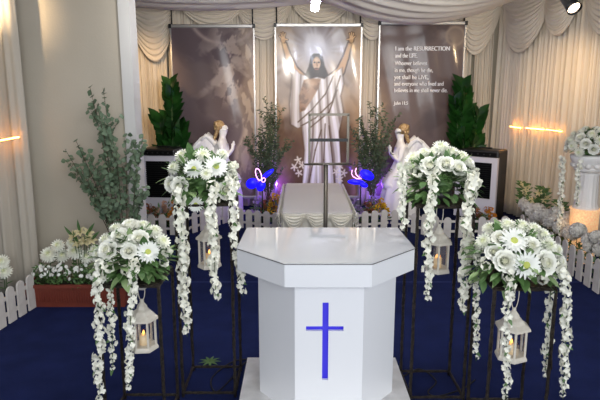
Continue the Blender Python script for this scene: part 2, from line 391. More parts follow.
def art_figure(x, y):
    c = np.zeros(x.shape+(3,))+np.array((140, 122, 106.))
    c = mixc(c, (104, 84, 70), sstep(.4, .8, fbm(x, y, .05, 1.3)))
    c = mixc(c, (184, 160, 134), sstep(.5, .85, fbm(x*.9, y*.5, .09, 7.7))*.7)
    r = np.hypot(x-317, (y-50)*.95); an = np.arctan2(y-50, x-317)
    rays = .5+.5*np.sin(an*19+np.sin(an*7)*2)
    c = mixc(c, (214, 216, 232), np.exp(-(r/26)**2)*.95); c = mixc(c, (196, 194, 204), rays*np.exp(-(r/42)**2)*.6*sstep(8, 20, r))
    c = mixc(c, (98, 74, 60), sstep(100, 140, y)*(.35+.4*fbm(x, y, .09, 3)))
    skin = (198, 160, 122); skd = (66, 48, 38)
    c = mixc(c, (92, 72, 58), np.exp(-(((x-296)/9)**2+((y-165)/40)**2))*.8); c = mixc(c, (92, 72, 58), np.exp(-(((x-347)/7)**2+((y-165)/40)**2))*.8)
    c = mixc(c, (180, 152, 122), sstep(350, 360, x)*.6)
    for pts, wd in ((((303, 82), (294, 70), (288, 56), (284.5, 44)), (7, 4.2, 3.0, 2.1)), (((332, 82), (341, 71), (346, 58), (350, 44)), (7, 4.2, 3.0, 2.1))):
        for i in range(3):
            d, t = sdseg(x, y, pts[i], pts[i+1]); wv = wd[i]+(wd[i+1]-wd[i])*t
            c = mixc(c, skd, 1-sstep(.2, 1.6, d-wv))
        for i in range(3):
            d, t = sdseg(x, y, pts[i], pts[i+1]); wv = wd[i]+(wd[i+1]-wd[i])*t
            c = mixc(c, skin, 1-sstep(-1.2, .2, d-wv))
    for hx, hy, fl in ((283.2, 39.5, -1), (351.5, 39.5, 1)):
        FG = [((dx if fl < 0 else -dx), dy) for dx, dy in ((-3.8, -3.4), (-2.2, -6.2), (-.2, -7.0), (2.0, -6.2), (4.4, .2))]
        for pas in (0, 1):
            d = np.hypot((x-hx)/2.6, (y-hy)/3.6); c = mixc(c, skin if pas else skd, 1-sstep(.7, 1.1, d*(1 if pas else .78)))
            for dx, dy in FG:
                d, t = sdseg(x, y, (hx+dx*.3, hy-.5), (hx+dx, hy+dy)); c = mixc(c, (226, 190, 150) if pas else skd, 1-sstep(.3, .9, d-(0 if pas else .5)))
    robe = [(293, 68), (300, 74), (309, 77), (326, 77), (335, 73), (342, 68), (344, 84), (341, 96), (344, 112), (340, 132), (342, 160), (347, 215), (298, 215), (303, 180), (305, 150), (302, 126), (298, 128), (291, 124), (290, 104), (292, 86)]
    c = mixc(c, (70, 54, 44), inpoly(x, y, [((px-318)*1.05+318, (py-130)*1.01+130) for px, py in robe], 2.5)*.7)
    a = inpoly(x, y, robe, 1.2); c = mixc(c, (200, 198, 202), a)
    fx = (x-318)-(y-130)*.05*np.sign(x-318)
    fold = np.sin(fx*.62+1.6*np.sin(y*.03)+.9*np.sin(fx*.17+y*.045)); c = mixc(c, (128, 116, 112), a*sstep(.45, .98, fold)*.85)
    c = mixc(c, (240, 242, 255), a*sstep(.2, .95, -fold)*.85)
    c = mixc(c, (150, 136, 124), a*(1-sstep(291, 300, x))*.5)
    for q in ([(334, 76), (326, 94), (312, 110), (298, 122)], [(341, 76), (333, 102), (316, 118), (301, 126)], [(338, 90), (330, 112), (310, 128)], [(322, 130), (316, 150), (311, 175), (306, 205)], [(330, 126), (334, 160), (339, 205)], [(326, 124), (325, 160), (328, 205)]):
        for i in range(len(q)-1):
            d, t = sdseg(x, y, q[i], q[i+1]); c = mixc(c, (86, 70, 56), a*(1-sstep(.2, 1.2, d))*.8)
    ch = inpoly(x, y, [(304, 80), (311, 78), (321, 79), (319, 88), (312, 100), (305, 110), (300, 112), (299, 96)], 1.5); c = mixc(c, (150, 118, 92), ch)
    c = mixc(c, (84, 62, 48), ch*.5*sstep(.4, .75, fbm(x, y, .2, 3))); c = mixc(c, (200, 170, 140), ch*np.exp(-(((x-313)/4)**2+((y-84)/4)**2))*.7)
    hl = inpoly(x, y, [(311, 56), (314, 53.5), (319, 53.5), (323, 57), (325, 66), (329, 75), (325, 79), (318, 77), (310, 79), (305, 75), (309, 66)], 1.4); c = mixc(c, (54, 40, 34), hl)
    d = np.hypot((x-316.8)/4.1, (y-63.2)/6.6); c = mixc(c, (206, 172, 142), 1-sstep(.85, 1.1, d)); c = mixc(c, (240, 216, 190), (1-sstep(.3, .9, np.hypot((x-316.5)/2.6, (y-60)/2.4)))*.7)
    d = np.hypot((x-316.8)/3.3, (y-70.6)/3.0); c = mixc(c, (64, 46, 38), 1-sstep(.8, 1.15, d))
    for ex in (314.7, 319.0): d = np.hypot((x-ex)/1.3, (y-62.4)/.8); c = mixc(c, (50, 36, 30), 1-sstep(.7, 1.2, d))
    d, t = sdseg(x, y, (317, 62.5), (317.4, 66)); c = mixc(c, (150, 112, 88), 1-sstep(.3, 1, d))
    d, t = sdseg(x, y, (315.4, 69.2), (318.6, 69.2)); c = mixc(c, (150, 96, 84), 1-sstep(.3, .8, d))
    for fx_, fy in ((298, 160), (302, 165), (294, 167), (299, 173), (342, 166), (338, 172), (346, 173), (342, 179)):
        an = np.arctan2(y-fy, x-fx_); d = np.hypot(x-fx_, y-fy)/(2.8+1.8*np.cos(an*5+fx_)); c = mixc(c, (232, 228, 216), (1-sstep(.7, 1.1, d))*.9)
    return c
def banner_mat(name):
    m = mat(name, (128, 128, 128), .12, spec=.4, coat=.0); nt = m.node_tree; b = nt.nodes['Principled BSDF']
    at = nt.nodes.new('ShaderNodeVertexColor'); at.layer_name = 'print'; nt.links.new(at.outputs[0], b.inputs['Base Color'])
    n2 = nt.nodes.new('ShaderNodeTexNoise'); n2.inputs['Scale'].default_value = 3.2; n2.inputs['Detail'].default_value = 1
    tc = nt.nodes.new('ShaderNodeTexCoord'); nt.links.new(tc.outputs['Object'], n2.inputs['Vector'])
    bp = nt.nodes.new('ShaderNodeBump'); bp.inputs['Strength'].default_value = .07; bp.inputs['Distance'].default_value = .02
    nt.links.new(n2.outputs['Fac'], bp.inputs['Height']); nt.links.new(bp.outputs['Normal'], b.inputs['Normal'])
    return m
BM = banner_mat('printed glossy vinyl')
def banner(xl, xr, ytop, art, label, seed):
    a = PY(xl, ytop, YB); b = PY(xr, ytop, YB); zt = (a.z+b.z)/2; zb = .25
    nu, nv = 130, 280; zl = [zb+(zt-zb)*j/nv for j in range(nv+1)]
    # artwork coordinates: proportional position over the cloth
    px = np.linspace(xl, xr, nu+1)
    py = np.array([200+FPX*math.tan(math.atan2(CAM_H-z, YB)-PITCH) for z in zl])
    X, Yp = np.meshgrid(px, py); C = art(X, Yp)
    root = thing('banner', ((a.x+b.x)/2, YB, 0), label, 'banner', 'tall printed banners on the backdrop')
    def fn(u, v): return (a.x+(b.x-a.x)*u, YB+.006*math.sin(u*7+v*3+seed)+.004*math.sin(u*19+v*8), zb+(zt-zb)*v)
    o = MB().grid(fn, nu, nv).build('printed_cloth', BM, root)
    at = o.data.color_attributes.new('print', 'FLOAT_COLOR', 'POINT')
    L = np.clip(C.reshape(-1, 3)/255, 0, 1); L = np.where(L <= .04045, L/12.92, ((L+.055)/1.055)**2.4)
    at.data.foreach_set('color', np.concatenate([L, np.ones((len(L), 1))], 1).ravel())
    MB().box((a.x-.02, YB-.03, zt), (b.x+.02, YB+.03, zt+.055), bev=.008).build('top_rail', M['alu'], root)
    MB().box((a.x-.02, YB-.03, zb-.05), (b.x+.02, YB+.03, zb), bev=.008).build('bottom_rail', M['alu'], root)
    for x in (a.x-.012, b.x+.012):
        MB().box((x-.012, YB-.012, zb-.05), (x+.012, YB+.012, zt+.04)).build('side_pole', M['alu'], root)
        MB().box((x-.035, YB-.09, 0), (x+.035, YB+.09, zb-.05), bev=.006).build('foot', M['alu'], root)
        MB().box((x-.022, YB-.036, zt-.004), (x+.022, YB+.036, zt+.06)).build('end_cap', M['black'], root)
        s = -1 if x < (a.x+b.x)/2 else 1
        MB().tube([(x-s*.02, YB+.03, zt+.05), (x-s*.02, YB+.04, 3.40)], .012, 6).build('hanging_strap', M['black'], root)
    return root, a, b, zt
banner(171, 253, 28, art_cloud, 'tall banner printed with grey clouds and a pale rock face, leftmost of three', 0)
banner(276, 361, 27, art_figure, 'middle banner printed with a robed figure raising both arms in light', 2)
rb, ba, bb, bz = banner(380.5, 465, 25, art_text, 'dark grey brown banner with white scripture lettering, rightmost of three', 4)
lines = [("I am the RESURRECTION", 48.5, 1), ("and the LIFE.", 55.5, 1), ("Whoever believes", 63, 0), ("in me, though he die,", 70, 0), ("yet shall he LIVE,", 77, 0),
         ("and everyone who lived and", 83.5, 0), ("believes in me shall never die.", 90, 0), ("John 11:5", 102.5, 0)]
def text(body, x, z, y, width, size, parent, boldw):
    cu = bpy.data.curves.new('lettering', 'FONT'); cu.body = body; cu.size = size; cu.extrude = .0012
    o = bpy.data.objects.new('lettering', cu); col.objects.link(o)
    bpy.context.view_layer.update()
    dg = bpy.context.evaluated_depsgraph_get(); me = bpy.data.meshes.new_from_object(o.evaluated_get(dg))
    bpy.data.objects.remove(o)
    xs = [v.co.x for v in me.vertices]; wd = max(xs)-min(xs); s = width/wd
    b0 = bmesh.new(); b0.from_mesh(me)
    for k in range(2 if boldw else 1):                 # strokes as heavy as the printed ones
        d = bmesh.ops.duplicate(b0, geom=[g for g in list(b0.verts)+list(b0.edges)+list(b0.faces)] if k == 0 else d['geom'])
        bmesh.ops.translate(b0, verts=[g for g in d['geom'] if isinstance(g, bmesh.types.BMVert)], vec=(.0045, .0, .0004))
    b0.to_mesh(me); b0.free()
    mt = Matrix.Translation((x, y, z)) @ Matrix.Rotation(PI/2, 4, 'X') @ Matrix.Diagonal((s, 1, 1, 1))
    me.transform(mt); c = Vector((x, y, z)); me.transform(Matrix.Translation(-c)); me.materials.clear(); me.materials.append(M['ink'])
    o = bpy.data.objects.new('lettering', me); col.objects.link(o); o.location = c; par(o, parent); return o
wds = [54, 22, 32, 38, 34, 49, 53, 14]; x0s = [394.5, 394.5, 394.3, 394, 393.7, 393.7, 393.5, 393.5]
for (t, yp, bo), wd, x0 in zip(lines, wds, x0s):
    p = PY(x0, yp+2.2, YB); q = PY(x0+wd, yp+2.2, YB)
    text(t, p.x, p.z, YB-.032, q.x-p.x, .095 if t[0] != 'J' else .08, rb, bo)

# ---------------------------------------------------------------- bier with cloth
BX0, BX1, BY0, BY1, BZ = -.205, .605, 6.36, 8.48, .60
t = thing('bier_table', ((BX0+BX1)/2, (BY0+BY1)/2, 0), 'long low table under pale cloth in front of the figure banner', 'table')
MB().box((BX0+.02, BY0+.04, BZ-.04), (BX1-.02, BY1-.02, BZ-.012)).build('tabletop', M['fence'], t)
for x in (BX0+.06, BX1-.06):
    for y in (BY0+.1, BY1-.1): MB().box((x-.025, y-.025, 0), (x+.025, y+.025, BZ-.04)).build('leg', M['fence'], t)
c = thing('table_cover', ((BX0+BX1)/2, BY0, 0), 'pale cloth with ivory satin swagged skirt covering the long low table', 'tablecloth')
MB().box((BX0, BY0, BZ-.012), (BX1, BY1, BZ), bev=.004).build('top_cloth', M['linen'], c)
def skirt(a, b, n, nm='skirt'):
    a = Vector(a); b = Vector(b); d = b-a; L = d.length; d.normalize(); nr = Vector((d.y, -d.x, 0))
    def fn(u, v):
        p = a+d*u*L+nr*(.02+.012*math.sin(u*L*70)+.01*math.sin(u*L*31+2))*(.4+.6*(1-v)); return (p.x, p.y, .02+(BZ-.03)*v)
    MB().grid(fn, int(L*110), 8).build(nm, M['satin'], c, solid=.003)
    for k in range(n):
        def g(u, v):
            cc = math.sin(PI*u); s = (k+u)/n*L; rip = .011*math.sin(v*5*2*PI)
            p = a+d*s+nr*(.045+.03*cc*math.sin(PI*v)+rip); return (p.x, p.y, BZ-.01-v*(.035+.15*cc))
        MB().grid(g, 16, 40).build('swag', M['satin'], c, solid=.003)
skirt((BX0, BY0, 0), (BX1, BY0, 0), 3); skirt((BX1, BY0, 0), (BX1, BY1, 0), 9); skirt((BX0, BY1, 0), (BX0, BY0, 0), 9)

# ---------------------------------------------------------------- lectern
CX = .155
t = thing('lectern', (CX, 3.35, 0), 'white glossy lectern with glowing blue cross on its front', 'lectern')
MB().prism([(CX-.535, 2.55), (CX+.535, 2.55), (CX+.535, 3.76), (CX-.535, 3.76)], 0, .1).build('platform', M['plat'], t)
MB().prism([(CX-.24, 2.94), (CX+.24, 2.94), (CX+.535, 3.25), (CX+.52, 3.76), (CX-.52, 3.76), (CX-.535, 3.25)], .932, 1.063).build('top_slab', M['wpaint'], t)
MB().prism([(CX-.243, 2.936), (CX+.243, 2.936), (CX+.54, 3.248), (CX+.525, 3.764), (CX-.525, 3.764), (CX-.54, 3.248)], 1.063, 1.066).build('edging', M['edge'], t)
MB().prism([(CX-.24, 2.94), (CX+.24, 2.94), (CX+.535, 3.25), (CX+.52, 3.76), (CX-.52, 3.76), (CX-.535, 3.25)], 1.066, 1.0685).build('top_panel', M['gloss'], t)
FY, FH = 3.02, .197
A = PY(322.6, 302.6, FY); B = PY(328, 380, FY); Hh = PY(306, 326.3, FY); H2 = PY(343.5, 331, FY)
cx0, cx1 = A.x, B.x; cz1, cz0 = A.z, B.z; hx0, hx1, hz1, hz0 = Hh.x, H2.x, Hh.z, H2.z
CXb = (cx0+cx1)/2; CXb = CX+.012
fx0, fx1 = CXb-FH, CXb+FH
fr = MB()
zb, ztp = .1, .932
for a, b in (((fx0, zb), (hx0, ztp)), ((hx1, zb), (fx1, ztp)), ((hx0, zb), (hx1, cz0)), ((hx0, cz1), (hx1, ztp)),
             ((hx0, cz0), (cx0, hz0)), ((cx1, cz0), (hx1, hz0)), ((hx0, hz1), (cx0, cz1)), ((cx1, hz1), (hx1, cz1))):
    fr.box((a[0], FY, a[1]), (b[0], FY+.02, b[1]))
fr.build('front_panel', M['wpaint'], t)
MB().box((fx0+.03, FY+.06, .2), (fx1-.03, FY+.066, .9)).build('cross_light', M['cross'], t)
bd = MB().prism([(fx0, FY+.02), (fx0+.001, FY+.021), (CXb-.425, 3.3), (CXb-.425, 3.68), (CXb-.41, 3.68), (CXb-.41, 3.31), (fx0+.02, FY+.045)], zb, ztp)
pts = [(fx0, FY), (fx0+.02, FY+.02), (CXb-.405, 3.31), (CXb-.405, 3.68), (CXb-.425, 3.68), (CXb-.425, 3.30)]
MB().prism(pts, zb, ztp).build('side_panel', M['wpaint'], t)
MB().prism([(2*CXb-x, y) for x, y in reversed(pts)], zb, ztp).build('side_panel', M['wpaint'], t)
MB().box((CXb-.405, 3.45, .5), (CXb+.405, 3.67, .52)).build('shelf', M['wpaint'], t)

# ---------------------------------------------------------------- metal sign stand
YS = 5.3
t = thing('sign_stand', (PY(326, 200, YS).x, YS, 0), 'empty steel sign frame on a pole between lectern and long table', 'sign stand')
px = lambda a, b: PY(a, b, YS)
bar = lambda a, b, r, nm: MB().tube([a, b], r, 8).build(nm, M['steel'], t)
pc = px(326, 164).x
bar((pc, YS, .02), (pc, YS, px(326, 165).z), .02, 'pole')
MB().lathe([(.17, 0), (.17, .012), (.03, .03), (.022, .06)], (pc, YS, 0), 24).build('base', M['steel'], t)
a, b = px(309.5, 114.5), px(347.5, 164); mid = px(300, 140).z
f = MB()
for q in (((a.x, a.z), (b.x, a.z)), ((a.x, b.z), (b.x, b.z))): f.box((q[0][0]-.011, YS-.01, q[0][1]-.011), (q[1][0]+.011, YS+.01, q[1][1]+.011))
for x in (a.x, b.x): f.box((x-.011, YS-.01, b.z), (x+.011, YS+.01, a.z))
f.build('frame', M['steel'], t)
MB().box((a.x, YS-.012, mid-.014), (b.x, YS+.008, mid+.014)).build('clamp_bar', M['black'], t)
bar((px(304, 164).x, YS-.02, b.z), (px(352, 164).x, YS-.02, b.z), .009, 'cross_bar')

# ---------------------------------------------------------------- picket fences
def fence(a, b, label, h=.30, pw=.10, gap=.04):
    a = Vector((a[0], a[1], 0)); b = Vector((b[0], b[1], 0)); d = (b-a); L = d.length; d.normalize()
    ang = math.atan2(d.y, d.x); mt = Matrix.Translation(a) @ Matrix.Rotation(ang, 4, 'Z')
    t = thing('picket_fence', (a+b)/2, label, 'fence', 'low white picket fences')
    n = max(1, int(L/(pw+gap)))
    for k in range(n):
        x = (k+.5)*L/n; w = pw/2; z1 = h*rnd.uniform(.97, 1.02)
        pr = [(x-w, .005), (x+w, .005)]+[(x+w*math.cos(q), z1-w*.9+w*.9*math.sin(q)) for q in [PI*i/8 for i in range(9)]]
        vs = [mt @ Vector((p, -.008, z)) for p, z in pr]+[mt @ Vector((p, .008, z)) for p, z in pr]; n2 = len(pr)
        MB().add(vs, [tuple(range(n2)), tuple(range(2*n2-1, n2-1, -1))]+[(i, i+n2, (i+1) % n2+n2, (i+1) % n2) for i in range(n2)], False).build('picket', M['fence'], t)
    for z in (.09, .23): MB().box((0, .008, z-.016), (L, .022, z+.016), mt).build('rail', M['fence'], t)
def G(px, py): p = PZ(px, py, 0); return (p.x, p.y)
fence(G(-40, 356), G(37, 306.5), 'white picket fence at the far left beside the terracotta planter', h=.33)
fence((-2.45, 7.6), G(190, 235), 'white picket fence in front of the left air cooler')
fence(G(191, 234), (-1.1, 8.4), 'short white picket fence turning back past the left angel statue')
fence((-1.08, 8.15), (-.28, 7.75), 'white picket fence between the left angel statue and long table')
fence((.72, 7.8), (1.3, 8.0), 'white picket fence directly right of the long table')
fence((1.32, 8.0), G(440, 238), 'white picket fence turning forward below the right angel statue')
fence(G(441, 238), (2.9, 7.5), 'white picket fence in front of the right air cooler')
fence((3.0, 7.45), (2.97, 4.9), 'white picket fence running forward along the right flower bed', h=.35, pw=.115, gap=.06)

# ---------------------------------------------------------------- flower meshes (unit size, facing +Z)
def petal(mb, az, r0, L, W, e0, e1, cup=.15, z0=0, nl=4, tip=.75, curve=None):
    rows = []; r, z = r0, z0
    for i in range(nl+1):
        tt = i/nl; e = e0+(e1-e0)*tt
        if i: r += L/nl*math.cos(e); z += L/nl*math.sin(e)
        wv = W*(math.sin(PI*min(1, .14+tip*tt))**.8)
        row = []
        for sgn in (-1, 0, 1):
            rr = r-abs(sgn)*cup*wv*math.sin(e); zz = z+abs(sgn)*cup*wv*math.cos(e); y = sgn*wv
            row.append((rr*math.cos(az)-y*math.sin(az), rr*math.sin(az)+y*math.cos(az), zz))
        rows.append(row)
    vs = [p for row in rows for p in row]; fs = [(i*3+j, i*3+j+1, i*3+j+4, i*3+j+3) for i in range(nl) for j in range(2)]
    mb.add(vs, fs)
def rose_mesh():
    mb = MB()
    for k, (n, L, W, e0, e1, r0, z0) in enumerate(((3, .42, .24, 92, 118, .12, .0), (4, .5, .32, 88, 108, .2, -.02), (5, .58, .38, 80, 84, .28, -.06), (6, .66, .44, 70, 52, .36, -.16), (7, .74, .5, 56, 12, .38, -.3))):
        for i in range(n): petal(mb, 2*PI*i/n+k*.7, r0, L, W, R(e0), R(e1), .35, z0, 4, .72)
    mb.ball((0, 0, .12), .24, n=10, sz=1.0)
    return mb.mesh('rose', M['rose'])[0]
def mum_mesh():
    mb = MB()
    for k, (n, L, e0, e1) in enumerate(((5, .5, 88, 96), (8, .6, 78, 84), (11, .72, 64, 66), (13, .82, 48, 44), (15, .9, 30, 18), (16, .9, 12, -10), (14, .8, -10, -35))):
        for i in range(n): petal(mb, 2*PI*(i+.5*(k % 2))/n, .08, L, .12, R(e0), R(e1+rnd.uniform(-8, 8)), .3, 0, 3, .78)
    mb.ball((0, 0, .05), .4, n=8)
    return mb.mesh('chrysanthemum', M['mum'])[0]
def gerb_mesh():
    mb = MB()
    for k, (n, L, e0, e1, z) in enumerate(((17, .8, 16, 2, 0), (17, .72, 30, 14, .03), (14, .42, 46, 30, .06))):
        for i in range(n): petal(mb, 2*PI*(i+.5*(k % 2))/n+rnd.uniform(-.05, .05), .16, L, .11, R(e0+rnd.uniform(-4, 4)), R(e1), .15, z, 3, .8)
    return mb.mesh('gerbera', M['gerb'])[0]
def gcen_mesh(): return MB().lathe([(.25, .05), (.26, .1), (.19, .16), (.07, .13), (.01, .12)], n=12).mesh('gerbera_heart', M['gcen'])[0]
def daisy_mesh(m, c):
    mb = MB()
    for i in range(11): petal(mb, 2*PI*i/11, .14, .8, .2, R(15), R(0), .1, 0, 2, .8)
    mb.ball((0, 0, .06), .22, n=6)
    return mb.mesh(c, m)[0]
def cluster_mesh(m, seed, n=5, name='blossom'):
    mb = MB(); r = random.Random(seed)
    for k in range(n):
        az0 = 2*PI*k/n+r.uniform(-.4, .4); up = r.uniform(-.5, .35)
        nrm = Vector((math.cos(az0), math.sin(az0), up)).normalized(); c = nrm*.42+Vector((0, 0, r.uniform(-.3, .3)))
        one = MB()
        for i in range(4): petal(one, 2*PI*i/4+r.uniform(-.3, .3), .02, .5, .26, R(50), R(5), .2, 0, 2, .75)
        q = nrm.to_track_quat('Z', 'Y').to_matrix(); s = r.uniform(.85, 1.15)
        mb.add([q @ (v*s)+c for v in one.v], one.f)
    return mb.mesh(name, m)[0]
def leafgeo(mb, base, d, nrm, L, W, fold=.15, droop=.2):
    d = Vector(d).normalized(); s = d.cross(Vector(nrm)); s = s.normalized() if s.length > 1e-5 else d.orthogonal().normalized(); n = s.cross(d)
    vs = []
    for i in range(5):
        tt = i/4; w = W*math.sin(PI*min(1, .06+.94*tt)**.85)*.5 if i < 4 else .001
        p = Vector(base)+d*L*tt-n*droop*L*tt*tt
        vs += [p-s*w+n*fold*w, p, p+s*w+n*fold*w]
    mb.add(vs, [(i*3+j, i*3+j+1, i*3+j+4, i*3+j+3) for i in range(4) for j in range(2)])
ROSE = rose_mesh(); MUM = [mum_mesh(), mum_mesh()]; GERB = gerb_mesh(); GC = gcen_mesh(); CL = [cluster_mesh(M['wist'], s) for s in range(4)]
DAISY = daisy_mesh(M['gerb'], 'daisy')
def gerbera(parent, p, n, r, roll=0):
    o = inst('gerbera', GERB, p, parent, n, r, roll); inst('heart', GC, p, o, n, r, roll); return o

# ---------------------------------------------------------------- flower stands
def stand(x0, x1, y0, y1, h, label, group):
    t = thing('flower_stand', ((x0+x1)/2, (y0+y1)/2, 0), label, 'stand', group); r = .0095
    def rod(a, b, nm, rr=r):
        a = Vector(a); b = Vector(b); n = max(4, int((b-a).length/.03))
        return MB().tube([a.lerp(b, i/n) for i in range(n+1)], rr, 7, jitter=.22).build(nm, M['iron'], t)
    for x in (x0, x1):
        for y in (y0, y1): rod((x, y, 0), (x, y, h), 'leg', .0105)
    for z, nm in ((h, 'top_rail'), (.03, 'bottom_rail')):
        rod((x0, y0, z), (x1, y0, z), nm); rod((x0, y1, z), (x1, y1, z), nm); rod((x0, y0, z), (x0, y1, z), nm); rod((x1, y0, z), (x1, y1, z), nm)
    MB().box((x0, y0, h+.004), (x1, y1, h+.014)).build('shelf', M['iron'], t)
    for sx, x in ((1, x0), (-1, x1)):
        pts = []
        for i in range(26):
            q = i/25*PI*3.2; rr = .052*(1-i/30); pts.append((x+sx*.0, y0-.012-rr*math.cos(q)*.35, h-.42+rr*math.sin(q)*1.1+.1*(i/25-.5)))
        MB().tube(pts, .004, 5).build('scroll', M['iron'], t)
    xm = (x0+x1)/2; ym = (y0+y1)/2
    MB().tube([(xm, y0, h), (xm, ym, h), (xm, y1, h)], .007, 6).build('hook_bar', M['iron'], t)
    return t
TZ, SZ = 1.30, .905
stand(-.775, -.43, 3.40, 3.755, TZ, 'tall dark iron flower stand behind the left end of lectern', 'iron flower stands')
stand(.72, 1.065, 3.345, 3.69, TZ, 'tall dark iron flower stand right of the lectern', 'iron flower stands')
stand(-1.155, -.805, 3.03, 3.375, SZ, 'short dark iron flower stand at the lower left', 'iron flower stands')
stand(1.09, 1.435, 2.98, 3.32, SZ, 'short dark iron flower stand at the lower right', 'iron flower stands')

# ---------------------------------------------------------------- hanging lanterns
def lantern(x, y, zr, zb, rad, label, lit=True, rot=0):
    """zr: height of the hook bar it hangs from, zb: underside"""
    t = thing('hanging_lantern', (x, y, zb), label, 'lantern', 'white lanterns hanging under the stands')
    Hh = zr-zb; n = 6
    def hexp(r, off=0): return [(x+r*math.cos(2*PI*i/n+rot), y+r*math.sin(2*PI*i/n+rot)) for i in range(n)]
    b = min(.30, Hh-.05); z = zb
    def hl(prof): 
        mb = MB(); vs = []
        for r, zz in prof: vs += [Vector((px, py, zz)) for px, py in hexp(r)]
        k = len(prof); fs = [(i*n+j, i*n+(j+1) % n, (i+1)*n+(j+1) % n, (i+1)*n+j) for i in range(k-1) for j in range(n)]+[tuple(range(n-1, -1, -1)), tuple(range((k-1)*n, k*n))]
        return mb.add(vs, fs, False)
    hl([(rad*1.05, z), (rad*1.05, z+.012), (rad*.95, z+.028)]).build('base', M['lantern'], t)
    bt = z+b*.62
    for i, (px, py) in enumerate(hexp(rad*.86)):
        MB().box((px-.006, py-.006, z+.026), (px+.006, py+.006, bt)).build('post', M['lantern'], t)
    pp = hexp(rad*.84)
    g = MB()
    for i in range(n):
        a, c = pp[i], pp[(i+1) % n]; g.add([(a[0], a[1], z+.028), (c[0], c[1], z+.028), (c[0], c[1], bt), (a[0], a[1], bt)], [(0, 1, 2, 3)], False)
    g.build('glass', M['lglass'], t)
    hl([(rad*.95, bt), (rad*1.16, bt+.006), (rad*1.12, bt+.02), (rad*.8, bt+b*.13), (rad*.62, bt+b*.2), (rad*.4, bt+b*.24), (rad*.36, bt+b*.3), (rad*.14, bt+b*.38)]).build('roof', M['lantern'], t)
    top = bt+b*.38
    MB().ball((x, y, top+.006), .013, n=8).build('finial', M['lantern'], t)
    rr = max(.012, (zr-top)/2-.001)
    MB().tube([(x+min(rr, .022)*math.cos(q), y, top+rr+.008+rr*math.sin(q)) for q in [2*PI*i/20 for i in range(20)]], .003, 5, closed=True).build('ring', M['lantern'], t)
    cnd = MB().lathe([(.026, z+.026), (.026, z+b*.30), (.004, z+b*.305)], (x, y, 0), 14).build('candle', M['candle'], t)
    MB().lathe([(.003, z+b*.31), (.008, z+b*.345), (.001, z+b*.40)], (x, y, 0), 8).build('flame', M['flame'], cnd)
    l = lamp('candle_light', 'POINT', (x, y-.0, z+b*.355), .32 if lit else .03, (1, .6, .3), radius=0)
    return t
lantern(-.602, 3.58, TZ, .845, .075, 'white lantern hanging under the tall left stand', False, .2)
lantern(.90, 3.52, TZ, .835, .082, 'white lantern hanging under the tall right stand', True, .35)
lantern(-.955, 3.2, SZ, PY(143, 348, 3.2).z, .082, 'white lantern with lit candle hanging at the lower left', True, .1)
lantern(PY(511, 350, 3.15).x, 3.15, SZ, PY(511, 357, 3.15).z, .092, 'white lantern with lit candle hanging at the lower right', True, .4)

# ---------------------------------------------------------------- bouquets
def bouquet(cx, cy, z0, R3, blooms, label, seed, px2m):
    """an oval mound of blooms over a low leafy base standing on the stand shelf"""
    r = random.Random(seed); C0 = Vector((cx, cy, z0+R3[2]*.45))
    t = thing('flower_arrangement', (cx, cy, z0), label, 'flower arrangement', 'white flower arrangements on iron stands')
    MB().lathe([(.07, z0), (.085, z0+.05), (.08, z0+.055), (.01, z0+.05)], (cx, cy, 0), 18).build('bowl', M['pot'], t)
    MB().ball((cx, cy, z0+.1), .09, 1, 1, .75).build('foam', M['leaf'], t)
    def put(kind, p, n, s):
        roll = r.uniform(0, 6)
        if kind == 'g': o = gerbera(t, p, n, s, roll)
        elif kind == 'r': o = inst('rose', ROSE, p, t, n, s, roll)
        elif kind == 'm': o = inst('chrysanthemum', MUM[r.randrange(2)], p, t, n, s, roll)
        else: o = inst('blossom', CL[r.randrange(4)], p, t, n, s, roll)
    stems = MB()
    for kind, bx, by, br in blooms:
        d = ray(bx, by); O = Vector((0, 0, CAM_H))
        # intersect the sight line with the mound; outside it, take the nearest point on it
        s = Vector((1/R3[0], 1/R3[1], 1/R3[2])); oo = (O-C0)*s; dd = d*s
        a_, b_, c_ = dd.dot(dd), 2*oo.dot(dd), oo.dot(oo)-1; disc = b_*b_-4*a_*c_
        tt = (-b_-math.sqrt(disc))/(2*a_) if disc > 0 else -b_/(2*a_)
        p = O+d*tt; n = ((p-C0)*s*s).normalized()
        n = (n*.75+Vector((0, -.45, .12))).normalized(); sc_ = br*tt*1.1/FPX*d.length/1.0
        put(kind, p, n, sc_); stems.tube([p-n*.01, C0+(p-C0)*.3], .003, 4)
    for k in range(16):                                # blooms round the back
        az = r.uniform(.1, PI-.1); el = r.uniform(-.1, .9)
        n = Vector((math.cos(az)*math.cos(el), math.sin(az)*math.cos(el), math.sin(el)))
        p = C0+Vector((n.x*R3[0], n.y*R3[1], n.z*R3[2]))*.92; put('rm'[k % 2], p, n, .055); stems.tube([p, C0+(p-C0)*.3], .003, 4)
    stems.build('stems', M['gstem'], t)
    fo = MB(); fl = MB()
    for k in range(300):
        az = r.uniform(0, 2*PI); el = r.uniform(-.5, 1.3); n = Vector((math.cos(az)*math.cos(el), math.sin(az)*math.cos(el), math.sin(el)))
        p = C0+Vector((n.x*R3[0], n.y*R3[1], n.z*R3[2]))*r.uniform(.5, .95)
        if p.z < z0+.02:
            if abs(p.x-cx) < .17 and abs(p.y-cy) < .17: p.z = z0+.02
            else: p.z = max(p.z, z0-.06)
        L = r.uniform(.06, .105); d = n+Vector((r.uniform(-.6, .6), r.uniform(-.6, .6), r.uniform(-.5, .3)))
        leafgeo(fo if k % 3 else fl, p, d, Vector((0, 0, 1)) if abs(n.z) < .9 else Vector((0, -1, 0)), L, L*.5)
    fo.build('foliage', M['leaf'], t, kind='stuff'); fl.build('pale_foliage', M['lleaf'], t, kind='stuff', label='pale variegated leaves')
    return t
